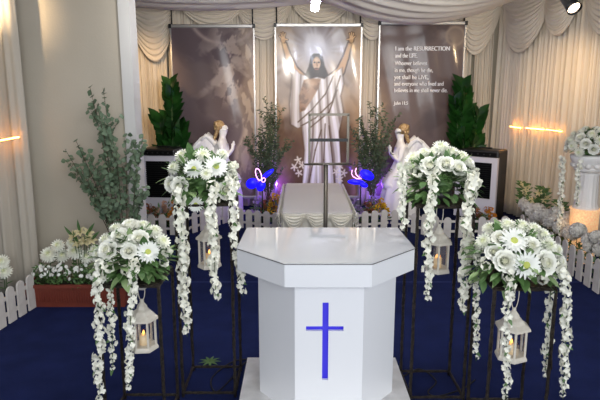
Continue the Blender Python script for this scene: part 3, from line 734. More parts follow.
bouquet(-.63, 3.58, TZ+.015, (.225, .2, .20), [
    ('g', 216, 167, 11.5), ('g', 194, 169, 10), ('m', 183, 157, 8.5), ('m', 203, 156, 8), ('m', 222, 155, 6.5), ('r', 180, 186, 9), ('r', 171, 184, 7.5), ('r', 226, 190, 9),
    ('g', 196, 204, 8.5), ('b', 231, 175, 8), ('b', 234, 166, 6), ('b', 212, 186, 8), ('m', 174, 168, 6.5), ('b', 177, 200, 8), ('m', 206, 174, 6), ('b', 215, 200, 7), ('b', 232, 200, 6), ('b', 236, 186, 6)],
    'white arrangement of gerberas and roses on the tall left stand', 11, 0)
bouquet(.885, 3.52, TZ+.015, (.235, .2, .19), [
    ('m', 441, 149, 9), ('r', 430, 166, 9.5), ('g', 425, 166, 2), ('r', 446, 164, 8.5), ('m', 414, 160, 9), ('m', 424, 154, 7), ('m', 461, 158, 8), ('r', 468, 163, 7), ('b', 473, 174, 8), ('b', 475, 184, 8),
    ('b', 404, 168, 8), ('b', 402, 182, 7), ('b', 433, 181, 8), ('m', 452, 153, 7), ('r', 458, 168, 8), ('m', 434, 154, 7), ('b', 418, 172, 7), ('b', 412, 170, 6), ('b', 470, 194, 8), ('b', 437, 172, 5)],
    'white arrangement of roses and trailing blossom on the tall right stand', 12, 0)
bouquet(-.985, 3.2, SZ+.015, (.225, .2, .185), [
    ('r', 130, 226, 9), ('r', 120, 238, 10), ('r', 108, 250, 9.5), ('r', 99, 254, 7), ('r', 139, 239, 9), ('m', 154, 232, 8), ('m', 162, 242, 8), ('g', 148, 252, 11), ('b', 134, 265, 8), ('m', 106, 240, 7),
    ('b', 167, 252, 7), ('m', 143, 226, 6.5), ('b', 127, 270, 8), ('r', 129, 251, 7.5), ('b', 164, 262, 6), ('m', 116, 229, 6.5), ('b', 100, 266, 6), ('b', 110, 268, 6)],
    'white rose arrangement on the short stand at the lower left', 13, 0)
bouquet(1.235, 3.14, SZ+.015, (.235, .2, .20), [
    ('g', 514, 241, 13), ('g', 526, 265, 13), ('r', 505, 261, 10), ('r', 494, 252, 8), ('m', 484, 242, 8), ('r', 500, 238, 7.5), ('m', 507, 226, 8), ('m', 521, 227, 8), ('m', 533, 230, 8), ('r', 531, 246, 8.5),
    ('r', 545, 263, 11), ('m', 547, 246, 9), ('r', 559, 262, 8), ('m', 542, 236, 8), ('m', 490, 229, 7.5), ('b', 480, 256, 7), ('b', 563, 274, 7), ('b', 508, 276, 8), ('m', 556, 250, 6.5), ('b', 486, 266, 6), ('b', 543, 280, 6)],
    'full white arrangement with two gerberas on the short stand at the lower right', 14, 0)

# ---------------------------------------------------------------- hanging blossom garlands
def garland(pts, Y, wpx, label, seed, taper=True, group='blossom garlands trailing from the stands'):
    r = random.Random(seed); P = [PY(a, b, Y) for a, b in pts]
    t = thing('flower_garland', P[-1], label, 'garland', group)
    L = [0]
    for a, b in zip(P, P[1:]): L.append(L[-1]+(b-a).length)
    def at(s):
        for i in range(len(P)-1):
            if s <= L[i+1]: return P[i].lerp(P[i+1], (s-L[i])/max(1e-6, L[i+1]-L[i]))
        return P[-1]
    tot = L[-1]; w = wpx/2*Y/FPX*1.08; st = .038
    MB().tube([at(tot*i/12) for i in range(13)], .0022, 5).build('stem', M['gstem'], t)
    n = int(tot/st)
    lv = MB()
    for k in range(n+1):
        s = k*st; p = at(min(s, tot)); ff = 1-.35*max(0, (s/tot-.75)/.25) if taper else 1
        ww = w*ff; p = p+Vector((r.uniform(-1, 1)*ww*.32, r.uniform(-1, 1)*ww*.32, 0))
        inst('blossom', CL[r.randrange(4)], p, t, (r.uniform(-.35, .35), r.uniform(-.35, .35), 1), ww*r.uniform(.82, 1.12), r.uniform(0, 6))
        if k % 5 == 2: leafgeo(lv, p, (r.uniform(-1, 1), -.6, -.6), (0, -1, 0), .045, .02)
    lv.build('leaves', M['leaf'], t, kind='stuff')
garland([(179, 193), (181, 215), (184, 290), (187, 337)], 3.37, 15, 'long blossom garland at the left of the tall left stand', 1)
garland([(211, 190), (213, 230), (216, 300)], 3.36, 15, 'blossom garland down the middle of the tall left stand, over its lantern', 2)
garland([(231, 180), (234, 235), (238, 262), (243, 296)], 3.38, 13, 'blossom garland at the right of the tall left stand beside the lectern', 3)
garland([(101, 262), (98, 300), (99, 345), (100, 404)], 3.0, 14, 'long blossom garland, leftmost on the short left stand', 4)
garland([(108, 264), (111, 290), (113, 368)], 3.08, 11, 'shorter blossom garland, second from left on the short left stand', 5)
garland([(133, 262), (131, 300), (129, 391)], 2.99, 13, 'long blossom garland left of the lit lantern at the lower left', 6)
garland([(403, 172), (402, 195), (404, 232)], 3.34, 11, 'short blossom garland, leftmost on the tall right stand', 7)
garland([(433, 178), (430, 210), (427, 302)], 3.31, 13, 'blossom garland left of the lantern under the tall right stand', 8)
garland([(472, 176), (468, 215), (462, 312)], 3.31, 15, 'thick blossom garland, rightmost on the tall right stand', 9)
garland([(478, 250), (477, 300), (476, 361)], 3.2, 10, 'thin blossom garland, leftmost on the short right stand', 10)
garland([(511, 272), (507, 320), (506, 402)], 2.94, 13, 'long blossom garland in front of the lower right lantern', 11)
garland([(553, 278), (550, 300), (545, 378)], 3.05, 13, 'blossom garland second from right on the short right stand', 12)
garland([(563, 268), (567, 310), (563, 399)], 2.96, 14, 'long blossom garland, rightmost on the short right stand', 13)

# ---------------------------------------------------------------- floor odds and ends
def cable(pts, label):
    P = [PZ(a, b, .006) for a, b in pts]; out = []
    for i in range(len(P)-1):
        p0, p1, p2, p3 = P[max(i-1, 0)], P[i], P[i+1], P[min(i+2, len(P)-1)]
        for k in range(8):
            s = k/8; out.append(.5*((2*p1)+(-p0+p2)*s+(2*p0-5*p1+4*p2-p3)*s*s+(-p0+3*p1-3*p2+p3)*s**3))
    out.append(P[-1]); tag(MB().tube(out, .005, 6).build('power_cable', M['cable']), label, 'cable')
cable([(250, 359), (232, 362), (212, 378), (216, 392), (232, 378), (246, 362), (252, 368)], 'black cable looping on the blue carpet left of the lectern')
cable([(404, 376), (420, 369), (436, 381), (428, 392), (438, 396), (462, 389), (475, 380)], 'black cable looping on the blue carpet under the tall right stand')
fp = PZ(210, 363, 0); t = thing('fern_sprig', fp, 'small green fern sprig lying on the carpet below the tall left stand', 'leaf')
fm = MB()
for k in range(9):
    a = k/9*2*PI; leafgeo(fm, fp+Vector((0, 0, .012)), (math.cos(a), math.sin(a), .12), (0, 0, 1), .085, .022, droop=.1)
fm.build('leaves', M['leaf'], t)
MB().ball(fp+Vector((0, 0, .008)), .008, n=6).build('stem', M['gstem'], t)

# ---------------------------------------------------------------- terracotta planter and its flowers
pa, pb = PZ(26, 307, 0), PZ(128, 307, 0); py0 = pa.y; Lp = pb.x-pa.x; xm = (pa.x+pb.x)/2
t = thing('planter_box', (xm, py0+.15, 0), 'terracotta trough planter against the beige wall', 'planter')
def trough(x0, x1, y0, y1, z0, z1, fl):
    mb = MB(); th = .012
    vs = []
    for (z, e) in ((z0, 0), (z1, fl)):
        vs += [(x0-e, y0-e*.6, z), (x1+e, y0-e*.6, z), (x1+e, y1+e*.6, z), (x0-e, y1+e*.6, z)]
    for (z, e) in ((z1, fl-th), (z0+.02, -th)):
        vs += [(x0-e, y0-e*.6, z), (x1+e, y0-e*.6, z), (x1+e, y1+e*.6, z), (x0-e, y1+e*.6, z)]
    fs = [(3, 2, 1, 0), (12, 13, 14, 15)]
    for l in range(3):
        for j in range(4): fs.append((l*4+j, l*4+(j+1) % 4, l*4+4+(j+1) % 4, l*4+4+j))
    return mb.add(vs, fs, False)
PH = .225
trough(pa.x+.03, pb.x-.03, py0, py0+.22, 0, PH, .03).build('trough', M['terra'], t)
MB().box((pa.x-.012, py0-.032, PH-.03), (pb.x+.012, py0-.018, PH)).build('rim', M['terra'], t)
rb_ = MB()
for k in range(34):
    x = pa.x+.09+k*(Lp-.2)/33; rb_.box((x-.004, py0-.017, .05), (x+.004, py0-.008, .165))
rb_.build('ribs', M['terra'], t)
MB().box((pa.x+.04, py0+.01, PH-.05), (pb.x-.04, py0+.21, PH-.02)).build('soil', M['soil'], t)
def clump(name, cx, cy, z0, sx, sy, h, nleaf, lm, fmesh, nf, fs, label, cat, group=None, seed=0, leafL=.06, up=.5, heads='blossom'):
    """a leafy clump with blossoms on it: foliage one mesh, each blossom a part"""
    r = random.Random(seed); t = thing(name, (cx, cy, z0), label, cat, group); fo = MB()
    for k in range(nleaf):
        a = r.uniform(0, 6.28); q = math.sqrt(r.random()); p = Vector((cx+sx*q*math.cos(a), cy+sy*q*math.sin(a), z0+h*r.random()*(1-.4*q)))
        leafgeo(fo, p, (r.uniform(-1, 1), r.uniform(-1, .6), r.uniform(-.1, 1)), (0, -.3, 1), leafL*r.uniform(.7, 1.3), leafL*.42)
    for k in range(7):
        a = r.uniform(0, 6.28); fo.tube([(cx+.15*sx*math.cos(a), cy+.15*sy*math.sin(a), z0), (cx+.6*sx*math.cos(a), cy+.6*sy*math.sin(a), z0+h*.7)], .003, 4)
    fo.build('foliage', lm, t, kind='stuff')
    for k in range(nf):
        a = r.uniform(0, 6.28); q = math.sqrt(r.random()); n = Vector((math.cos(a)*q, -.5+math.sin(a)*q*.6, up)).normalized()
        p = Vector((cx+sx*q*math.cos(a), cy+sy*q*math.sin(a), z0+h*(1-.55*q*q)*r.uniform(.75, 1.05)))
        inst(heads, fmesh if not isinstance(fmesh, list) else fmesh[k % len(fmesh)], p, t, n, fs*r.uniform(.8, 1.2), r.uniform(0, 6))
    return t
ORD = ['leftmost', 'second from the left', 'third from the left', 'fourth from the left', 'fifth from the left', 'sixth from the left', 'seventh from the left', 'eighth from the left', 'ninth from the left', 'tenth from the left', 'eleventh from the left', 'twelfth from the left', 'thirteenth from the left', 'fourteenth from the left', 'fifteenth from the left', 'rightmost']
def rank(seq, k): return ORD[sorted(range(len(seq)), key=lambda i: seq[i][0]).index(k)]
xs_ = [PY(q, 255, py0).x for q in (37, 55, 75, 95, 116)]
places = ['at the left end of the terracotta planter', 'second from the left in the terracotta planter', 'in the middle of the terracotta planter', 'second from the right in the terracotta planter', 'at the right end of the planter, behind the trailing garlands']
for k, x in enumerate(xs_):
    clump('daisy_plant', x, py0+.08, PH-.03, .12, .10, .21, 80, M['leaf'], DAISY, 26, .019, 'small white daisies '+places[k], 'plant', 'daisies in the terracotta planter', seed=30+k, leafL=.05)
def tallbloom(name, px, py, Y, rad, mesh, zfoot, label, cat, group, n=(0, -.6, .6), leafm='leaf'):
    p = PY(px, py, Y)
    if name == 'hydrangea': p.x = max(p.x, 3.12)
    t = thing(name, (p.x, p.y, zfoot), label, cat, group)
    inst('bloom', mesh, p, t, n, rad, rnd.uniform(0, 6))
    mb = MB().tube([p-Vector(n).normalized()*rad*.2, (p.x, p.y+.005, (p.z+zfoot)/2), (p.x, p.y, zfoot)], .004, 5)
    mb.build('stem', M['gstem'], t); lf = MB()
    for k in range(5):
        z = zfoot+(p.z-zfoot)*(.3+.12*k); a = rnd.uniform(0, 6.28); leafgeo(lf, (p.x, p.y, z), (math.cos(a), math.sin(a), .5), (0, 0, 1), .07, .035)
    lf.build('leaves', M[leafm], t, kind='stuff'); return t
CHR = ((49, 255, .085), (58, 246, .07), (63, 256, .075), (75, 252, .085), (87, 257, .075), (95, 251, .075), (100, 259, .07), (113, 254, .08), (72, 243, .06))
for k, (bx, by, r_) in enumerate(CHR):
    tallbloom('chrysanthemum', bx, by, py0+.13+.015*(k % 3), r_, MUM[k % 2], PH-.02, 'large white chrysanthemum in the terracotta planter, '+rank(CHR, k)+' of nine', 'flower', 'large white chrysanthemums in the planter')
LILY = None
def lily_mesh(m):
    mb = MB()
    for k in range(2):
        for i in range(3): petal(mb, 2*PI*i/3+k*PI/3, .06, 1.15, .26, R(72), R(-5), .3, -.3, 5, .84)
    for i in range(5): mb.tube([(0, 0, -.2), (.1*math.cos(i*1.25), .1*math.sin(i*1.25), .45)], .02, 4)
    return mb.mesh('lily', m)[0]
CRM = mat('cream lily petal', (226, 214, 168), .55, transl=.2); LILY = lily_mesh(CRM); LILYW = lily_mesh(M['mum'])
lp = PY(80, 243, py0+.12); t = thing('lily_bunch', (lp.x, lp.y, PH-.02), 'cream lilies rising above the chrysanthemums in the planter', 'flower')
st = MB(); lf = MB()
for k, (bx, by) in enumerate(((73, 236), (80, 232), (88, 233), (78, 243), (85, 241), (91, 240))):
    p = PY(bx, by, py0+.10+.02*(k % 3)); n = Vector(((bx-81)*.06, -.6, .5)); inst('lily', LILY, p, t, n, .06, k)
    st.tube([p, (lp.x, lp.y, PH-.02)], .004, 5); leafgeo(lf, p, ((bx-81)*.08, -.2, .8), (0, -1, 0), .12, .03); leafgeo(lf, p-Vector((0, 0, .05)), (rnd.uniform(-1, 1), -.3, .2), (0, 0, 1), .12, .035)
st.build('stems', M['gstem'], t); lf.build('leaves', M['leaf'], t, kind='stuff')
p = PZ(-2, 300, 0)
clump('daisy_plant', p.x-.25, p.y+.05, 0, .15, .12, .30, 120, M['leaf'], DAISY, 22, .02, 'white daisies behind the far left fence, at the frame edge', 'plant', seed=50)
for k, (bx, by) in enumerate(((2, 262), (-8, 270), (5, 272))):
    tallbloom('chrysanthemum', bx, by, 4.95, .075, MUM[k % 2], 0, 'white chrysanthemum behind the left frame edge fence, '+('topmost', 'mostly outside the frame', 'lowest and rightmost')[k]+' of three', 'flower', 'chrysanthemums at the left frame edge')

# ---------------------------------------------------------------- trees and shrubs
def branchplant(name, base, pot_r, pot_h, stems, leafm, leafL, leafW, dens, label, cat, group=None, seed=0, sub=3, sublen=.3, stemr=.008, s0=.22):
    S0 = s0
    r = random.Random(seed); base = Vector(base); t = thing(name, base, label, cat, group)
    pt = MB().lathe([(pot_r*.75, base.z), (pot_r, base.z+pot_h), (pot_r*.92, base.z+pot_h), (pot_r*.88, base.z+pot_h-.03), (.01, base.z+pot_h-.03)], (base.x, base.y, 0), 20).build('pot', M['pot'], t)
    lf = MB()
    for tip in stems:
        tip = Vector(tip); a = base+Vector((r.uniform(-.02, .02), r.uniform(-.02, .02), pot_h-.04)); mid = a.lerp(tip, .5); mid.x = a.x+(tip.x-a.x)*.36; mid.y = a.y+(tip.y-a.y)*.36
        def B(s): return a*(1-s)**2+mid*2*s*(1-s)+tip*s*s
        br = MB().tube([B(i/10) for i in range(11)], [stemr*(1-.7*i/10) for i in range(11)], 6)
        twigs = [(B, S0, 1)]
        for k in range(sub):
            s0 = r.uniform(max(.3, S0), .88); p0 = B(s0); dr = (B(min(1, s0+.1))-p0).normalized(); d = (dr*.8+Vector((r.uniform(-1, 1), r.uniform(-.8, .6), r.uniform(-.1, .5)))*.75).normalized(); L = sublen*r.uniform(.5, 1.1)
            def T(s, p0=p0, d=d, L=L): return p0+d*L*s+Vector((0, 0, .12*L*s*s))
            br.tube([T(i/5) for i in range(6)], [stemr*.45*(1-.7*i/5) for i in range(6)], 5); twigs.append((T, 0, 1))
        br.build('branch', M['stem'], t)
        for fnc, s0, s1 in twigs:
            L = (fnc(1)-fnc(s0)).length; n = int(L*dens)
            for k in range(n):
                s = s0+(s1-s0)*(k+r.random())/n; p = fnc(s); ax = (fnc(min(1, s+.02))-fnc(s-.02)).normalized()
                o = ax.orthogonal(); o.rotate(Quaternion(ax, r.uniform(0, 6.28))); d = o+ax*.5
                leafgeo(lf, p, d, (r.uniform(-.4, .4), -1.2, .6), leafL*r.uniform(.7, 1.2), leafW*r.uniform(.8, 1.1), .1, .1)
    lf.build('foliage', leafm, t, kind='stuff'); return t
YE = 5.3
tips = [PY(a, b, 5.24+c) for a, b, c in ((90, 87, 0), (103, 88, .02), (97, 104, -.05), (110, 118, -.05), (65, 149, 0), (76, 141, .03), (80, 166, -.04), (92, 186, -.08), (126, 136, -.1), (143, 137, -.1), (137, 168, -.12), (143, 190, -.1), (104, 165, -.1), (116, 150, -.1), (106, 205, -.08), (88, 152, -.03))]
eb = PZ(123, 300, 0); eb = Vector((PY(126, 245, 5.29).x, 5.29, 0))
branchplant('eucalyptus_tree', eb, .08, .2, tips, M['euc'], .047, .054, 36, 'grey green eucalyptus tree rising beside the white pillar', 'plant', seed=3, sub=4, sublen=.22, stemr=.006, s0=.5)
YO = 8.75
for pot, tipl, lab, sd in (((268, 205), ((262, 125), (271, 102), (279, 122), (249, 140), (287, 138), (256, 150), (266, 112), (274, 112), (270, 130), (281, 150), (258, 133)), 'olive branches in a pot between the cloudy banner and figure banner', 5),
                           ((372, 205), ((362, 118), (370, 102), (377, 108), (386, 112), (391, 122), (353, 140), (388, 140), (366, 130), (378, 128), (360, 150), (384, 155), (356, 128)), 'olive branches in a pot left of the scripture banner', 6)):
    p = PY(pot[0], 200, YO-.1); branchplant('potted_olive', (p.x, YO-.1, 0), .12, .28, [PY(a, b, YO-.1+rnd.uniform(-.12, .12)) for a, b in tipl], M['olive'], .055, .02, 75, lab, 'plant', 'potted olive branches', seed=sd, sub=5, sublen=.32, stemr=.007)
def rubber(px, tops, Y, label, seed):
    r = random.Random(seed); p = PY(px, 150, Y); t = thing('potted_rubber_plant', (p.x, Y, 0), label, 'plant', 'tall dark leafed plants behind the coolers')
    MB().lathe([(.1, 0), (.15, .32), (.14, .32), (.13, .29), (.01, .29)], (p.x, Y, 0), 20).build('pot', M['pot'], t)
    lf = MB()
    for tx, ty, y0_ in tops:
        tp = PY(tx, ty, Y); a = Vector((p.x+(tp.x-p.x)*.2, Y, .28)); low = PY(tx, y0_, Y).z
        MB().tube([a, a.lerp(tp, .5), tp], [.014, .011, .006], 7).build('stem', M['gstem'], t)
        k = 0; z = low
        while z < tp.z:
            s = (z-.28)/(tp.z-.28); c = a.lerp(tp, s)
            for j in range(3):
                an = k*2.4+j*PI*2/3+r.uniform(-.3, .3); d = Vector((math.cos(an), math.sin(an), .75+.6*s)); L = .29*(1.0-.12*s)*r.uniform(.85, 1.15)
                leafgeo(lf, c, d, (-d.x*.6, -d.y*.6-1.6, 1), L, L*.56, .2, .12)
            k += 1; z += .09
    lf.build('leaves', M['dleaf'], t, kind='stuff'); return t
rubber(172, ((171, 84, 190), (160, 122, 190), (181, 124, 190)), 8.85, 'tall dark green leafy plant above the left air cooler', 1)
rubber(468, ((463, 86, 190), (478, 116, 190), (456, 104, 190)), 8.85, 'tall dark green leafy plant left of the right air cooler', 2)

# ---------------------------------------------------------------- air coolers
def cooler(x0, x1, y, ztop, depth, label, rot=0):
    cx = (x0+x1)/2; t = thing('air_cooler', (cx, y+depth/2, 0), label, 'air cooler', 'portable air coolers'); w = (x1-x0)/2
    mt = Matrix.Translation((cx, y+depth/2, 0)) @ Matrix.Rotation(rot, 4, 'Z') @ Matrix.Translation((0, -depth/2, 0))
    MB().box((-w, .02, .05), (w, depth, ztop-.0), mt, .03).build('body', M['black'], t)
    fz1 = ztop-.10; fz0 = .14; fr = MB(); bw = .075
    fr.box((-w-.006, -.03, fz1-bw), (w+.006, .03, fz1), mt); fr.box((-w-.006, -.03, fz0), (w+.006, .03, fz0+.3), mt)
    fr.box((-w-.006, -.03, fz0+.3), (-w+bw, .03, fz1-bw), mt); fr.box((w-bw, -.03, fz0+.3), (w+.006, .03, fz1-bw), mt)
    fr.build('front_frame', M['acw'], t)
    g = MB().box((-w+bw, .0, fz0+.3), (w-bw, .02, fz1-bw), mt)
    nz = 16
    for k in range(nz):
        z = fz0+.32+k*(fz1-bw-fz0-.34)/nz; g.box((-w+bw, -.018, z), (w-bw, .002, z+.012), mt @ Matrix.Translation((0, 0, 0)))
    g.build('grille', M['blackm'], t)
    MB().box((-w+.03, .0, ztop-.085), (w-.03, .022, ztop-.03), mt).build('control_panel', M['blackm'], t)
    for k in range(5): MB().lathe([(.011, 0), (.011, .008), (.001, .009)], n=10, mtx=mt @ Matrix.Translation((-w*.6+k*w*.3, .0, ztop-.057)) @ Matrix.Rotation(PI/2, 4, 'X')).build('button', M['black'], t)
    for sx in (-1, 1):
        for yy in (.08, depth-.08): MB().ball((0, 0, 0), .028, n=8, mtx=mt @ Matrix.Translation((sx*(w-.06), yy, .028))).build('caster', M['black'], t)
    MB().box((-.1, .3, ztop-.002), (.1, .33, ztop+.018), mt, .006).build('handle', M['black'], t)
YA = 8.15
cooler(PY(142, 170, YA).x, PY(177, 170, YA).x, YA, PY(160, 149, YA).z, .42, 'black and white air cooler beneath the left dark plant', R(-5))
cooler(PY(465, 170, YA).x, PY(506, 170, YA).x, YA-.05, PY(490, 150, YA).z, .42, 'black and white air cooler beside the right corner', R(-38))

# ---------------------------------------------------------------- angel statues
def angel(px, Y, zt, face, label):
    """face=+1 looks to +X, -1 to -X; kneeling, hands joined in prayer"""
    x0 = PY(px, 150, Y).x; t = thing('angel_statue', (x0, Y, 0), label, 'statue', 'praying angel statues'); F = face
    def V(a, b, c): return (x0+F*a, Y+b, zt+c)
    me = bpy.data.meshes.new('body')
    P = {'pel': ((-.04, 0, -.78), .15), 'wai': ((-.03, 0, -.62), .105), 'che': ((0, 0, -.45), .125), 'shc': ((0, 0, -.33), .085), 'nek': ((.012, 0, -.26), .045), 'jaw': ((.03, 0, -.185), .062), 'cra': ((.018, 0, -.1), .088), 'top': ((.005, 0, -.06), .07),
         'nos': ((.105, 0, -.135), .014), 'chn': ((.085, 0, -.2), .02), 'sl': ((.0, -.14, -.345), .058), 'sr': ((.0, .14, -.345), .058), 'el': ((.05, -.19, -.58), .045), 'er': ((.05, .19, -.58), .045),
         'wl': ((.165, -.035, -.46), .028), 'wr': ((.165, .035, -.46), .028), 'hl': ((.18, -.02, -.41), .026), 'hr': ((.18, .02, -.41), .026), 'fl': ((.19, -.014, -.32), .014), 'fr': ((.19, .014, -.32), .014),
         'tl': ((.155, -.016, -.36), .009), 'tr': ((.155, .016, -.36), .009),
         'kl': ((.26, -.11, -.98), .11), 'kr': ((.26, .11, -.98), .11), 'al': ((-.2, -.11, -1.05), .07), 'ar': ((-.2, .11, -1.05), .07)}
    E = [('pel', 'wai'), ('wai', 'che'), ('che', 'shc'), ('shc', 'nek'), ('nek', 'jaw'), ('jaw', 'cra'), ('cra', 'top'), ('cra', 'nos'), ('jaw', 'chn'), ('shc', 'sl'), ('shc', 'sr'), ('sl', 'el'), ('sr', 'er'), ('el', 'wl'), ('er', 'wr'),
         ('wl', 'hl'), ('wr', 'hr'), ('hl', 'fl'), ('hr', 'fr'), ('hl', 'tl'), ('hr', 'tr'), ('pel', 'kl'), ('pel', 'kr'), ('kl', 'al'), ('kr', 'ar')]
    ks = list(P); me.from_pydata([Vector(V(*P[k][0]))-Vector((x0, Y, 0)) for k in ks], [(ks.index(a), ks.index(b)) for a, b in E], [])
    o = bpy.data.objects.new('body', me); col.objects.link(o); o.location = (x0, Y, 0); me.materials.append(M['angel'])
    sk = o.modifiers.new('skin', 'SKIN'); sv = me.skin_vertices[0].data
    for i, k in enumerate(ks): sv[i].radius = (P[k][1],)*2; sv[i].use_root = (k == 'pel')
    sk.use_smooth_shade = True; s2 = o.modifiers.new('sub', 'SUBSURF'); s2.levels = 2; s2.render_levels = 2; par(o, t)
    for s in (-1, 1): MB().ball(V(.088, s*.03, -.125), .009, n=6).build('eye', M['eye'], t)
    h = MB(); h.ball(V(-.034, 0, -.082), .09, 1, .95, .98, n=14)
    r = random.Random(3)
    for k in range(26):
        a = r.uniform(-1.7, 1.7)+PI; q = r.uniform(-.12, .01); h.ball(V(-.015+.082*math.cos(a), .09*math.sin(a), -.09+q*.8+.05), .026, n=6)
    for k in range(7): h.ball(V(-.07-.012*k, 0, -.17-.03*k), .035-.002*k, 1, 1.6, 1, n=8)
    h.build('hair', M['hair'], t)
    zb = zt
    gown = MB()
    prof = [(.13, -.36), (.15, -.45), (.128, -.60), (.19, -.78), (.26, -.95), (.30, -1.15), (.31, .02-zt)]
    def gfn(a, z): return 1+.05*math.sin(a*11+z*5)+.02*math.sin(a*23)
    vs = []; n = 44
    for rr, z in prof:
        for j in range(n):
            a = 2*PI*j/n; f_ = 1+(.0 if z > -.5 else .07)*math.sin(a*11+z*4); vs.append(V(-.01+rr*f_*math.cos(a)*(1.0 if z < -.7 else .85), rr*f_*math.sin(a)*(1 if z < -.5 else 1.05), z))
    gown.add(vs, [(i*n+j, i*n+(j+1) % n, (i+1)*n+(j+1) % n, (i+1)*n+j) for i in range(len(prof)-1) for j in range(n)]+[tuple(range(n))]).build('gown', M['angel'], t)
    for s in (-1, 1):
        wm = MB()
        for row, (cnt, L0, off) in enumerate(((11, .36, 0), (10, .26, .012), (9, .16, .024))):
            for k in range(cnt):
                u = k/(cnt-1); bx = -.1-.19*u; bz = -.42+.19*math.sin(u*PI*.75)
                ang = R(-112+62*u*.5); L = L0*(1-.28*u)
                d = Vector((F*math.cos(ang)*.9*(1 if u < .01 else 1)*-1*-1, s*.12, math.sin(ang)))
                d = Vector((-F*(.25+.4*u), s*.10, -.95+.25*u))
                leafgeo(wm, V(bx, s*(.06+.10*u)+s*off*-1, bz), d, (0, -1, 0), L, .085, .1, .0)
        wm.tube([V(-.06, s*.05, -.44), V(-.15, s*.09, -.30), V(-.23, s*.14, -.225), V(-.30, s*.17, -.30)], [.03, .036, .032, .015], 8)
        wm.build('wing', M['angel'], t, solid=.008)
    MB().box((x0-.32, Y-.32, 0), (x0+.32, Y+.32, .02)).build('plinth', M['angel'], t)
angel(222, 8.9, 1.53, 1, 'white angel statue facing right, behind the tall left bouquet')
angel(401, 8.9, 1.48, -1, 'white angel statue facing left, behind the tall right bouquet')

# ---------------------------------------------------------------- low flower clumps behind the back fence
CM = {k: [cluster_mesh(M[k], 40+i, 5) for i in range(2)] for k in ('orange', 'yellow', 'purple', 'rust', 'blush', 'hyd')}
def low(px, py, Y, k, lab, seed, s=.10, nf=16):
    p = PY(px, py, Y); clump('flower_clump', p.x, Y, 0, s*1.3, s, p.z, 60, M['leaf'], CM[k], nf, .045, lab, 'flowers', 'coloured flowers behind the back fence', seed=seed, leafL=.07)
low(150, 203, 7.9, 'rust', 'rust brown flowers in front of the left air cooler, nearest the white pillar', 60)
low(163, 199, 7.95, 'blush', 'blush pink flowers in front of the left air cooler', 61)
low(176, 201, 7.9, 'orange', 'orange flowers at the right of the left air cooler', 62)
low(258, 197, 8.22, 'purple', 'lilac flowers under the left blue butterfly light', 63)
low(275, 194, 8.1, 'yellow', 'yellow flowers left of the long table', 64, nf=26)
low(268, 199, 8.15, 'rust', 'rust flowers between the lilac and yellow flowers', 69)
low(356, 199, 8.25, 'purple', 'lilac flowers under the right blue butterfly light', 65, s=.08)
low(368, 200, 8.3, 'rust', 'rust flowers between the lilac and yellow ones right of the table', 66)
low(381, 199, 8.3, 'yellow', 'yellow flowers right of the long table', 67, nf=26)
low(489, 205, 7.72, 'orange', 'orange flowers in front of the right air cooler', 68)
low(478, 208, 7.72, 'rust', 'rust flowers at the left of the right air cooler', 70)
low(374, 194, 8.42, 'purple', 'lilac flowers behind the yellow ones right of the table', 71)
for bx, lab in ((279, 'left'), (354.5, 'right')):
    p = PY(bx, 222, 6.3); t = thing('corner_posy', (p.x, 6.27, 0), 'small ivory posy at the '+lab+' front corner of the long table', 'flower', 'posies at the table corners')
    for k in range(5): inst('blossom', CM['hyd'][k % 2], (p.x+rnd.uniform(-.03, .03), 6.25+rnd.uniform(-.02, .02), p.z-.03+.025*k), t, (0, -1, .3), .035, k)
    MB().tube([(p.x, 6.27, 0), (p.x, 6.27, p.z)], .006, 6).build('stem', M['gstem'], t)

# ---------------------------------------------------------------- neon butterflies
def wingshape(c, pts, y, t, nm='wing'):
    mb = MB(); P = [PY(a, b, y) for a, b in pts]; n = len(P)
    mb.add([p+Vector((0, -.006, 0)) for p in P]+[p+Vector((0, .006, 0)) for p in P], [tuple(range(n)), tuple(range(2*n-1, n-1, -1))]+[(i, i+n, (i+1) % n+n, (i+1) % n) for i in range(n)])
    mb.build(nm, M['bluel'], t)
def ell(cx, cy, a, b, rot, n=16): return [(cx+a*math.cos(q)*math.cos(rot)-b*math.sin(q)*math.sin(rot), cy+a*math.cos(q)*math.sin(rot)+b*math.sin(q)*math.cos(rot)) for q in [2*PI*i/n for i in range(n)]]
Yn = 8.05
p = PY(262, 183, Yn); t = thing('butterfly_light', (p.x, Yn, 0), 'blue glowing butterfly light with pink neon loop left of the table', 'light', 'neon butterfly lights')
wingshape(0, ell(252, 183.5, 6.2, 5.4, -.3), Yn, t); wingshape(0, ell(267.5, 174, 8, 2.4, -.65), Yn+.02, t); wingshape(0, ell(261, 186, 4.2, 5.6, .5), Yn+.01, t)
MB().tube([PY(a, b, Yn-.03) for a, b in ell(258.5, 174.5, 2.6, 6.2, -.3, 20)], .0055, 6, closed=True).build('neon_loop', M['neon'], t)
MB().tube([PY(a, b, Yn-.03) for a, b in ell(263.5, 180, 1.8, 2.2, .3, 12)], .0045, 6, closed=True).build('neon_loop', M['neon'], t)
MB().tube([(p.x, Yn+.03, 0), (p.x, Yn+.03, p.z)], .012, 6).build('post', M['black'], t)
Yn = 8.25
p = PY(361, 182, Yn); t = thing('butterfly_light', (p.x, Yn, 0), 'blue glowing butterfly light with pink neon crescent right of the table', 'light', 'neon butterfly lights')
wingshape(0, ell(367, 175, 7.6, 4.8, .45), Yn, t); wingshape(0, ell(356, 182, 8.5, 2.6, .05), Yn+.02, t); wingshape(0, ell(364, 185, 4, 2.5, .3), Yn+.01, t)
cr = [(356.5, 168), (355.3, 171), (356, 174.5), (358.5, 177), (361.5, 178.6), (357, 178.8), (353, 176.5), (351.5, 173.5), (352.2, 170)]
MB().tube([PY(a, b, Yn-.03) for a, b in cr], .0055, 6).build('neon_loop', M['neon'], t)
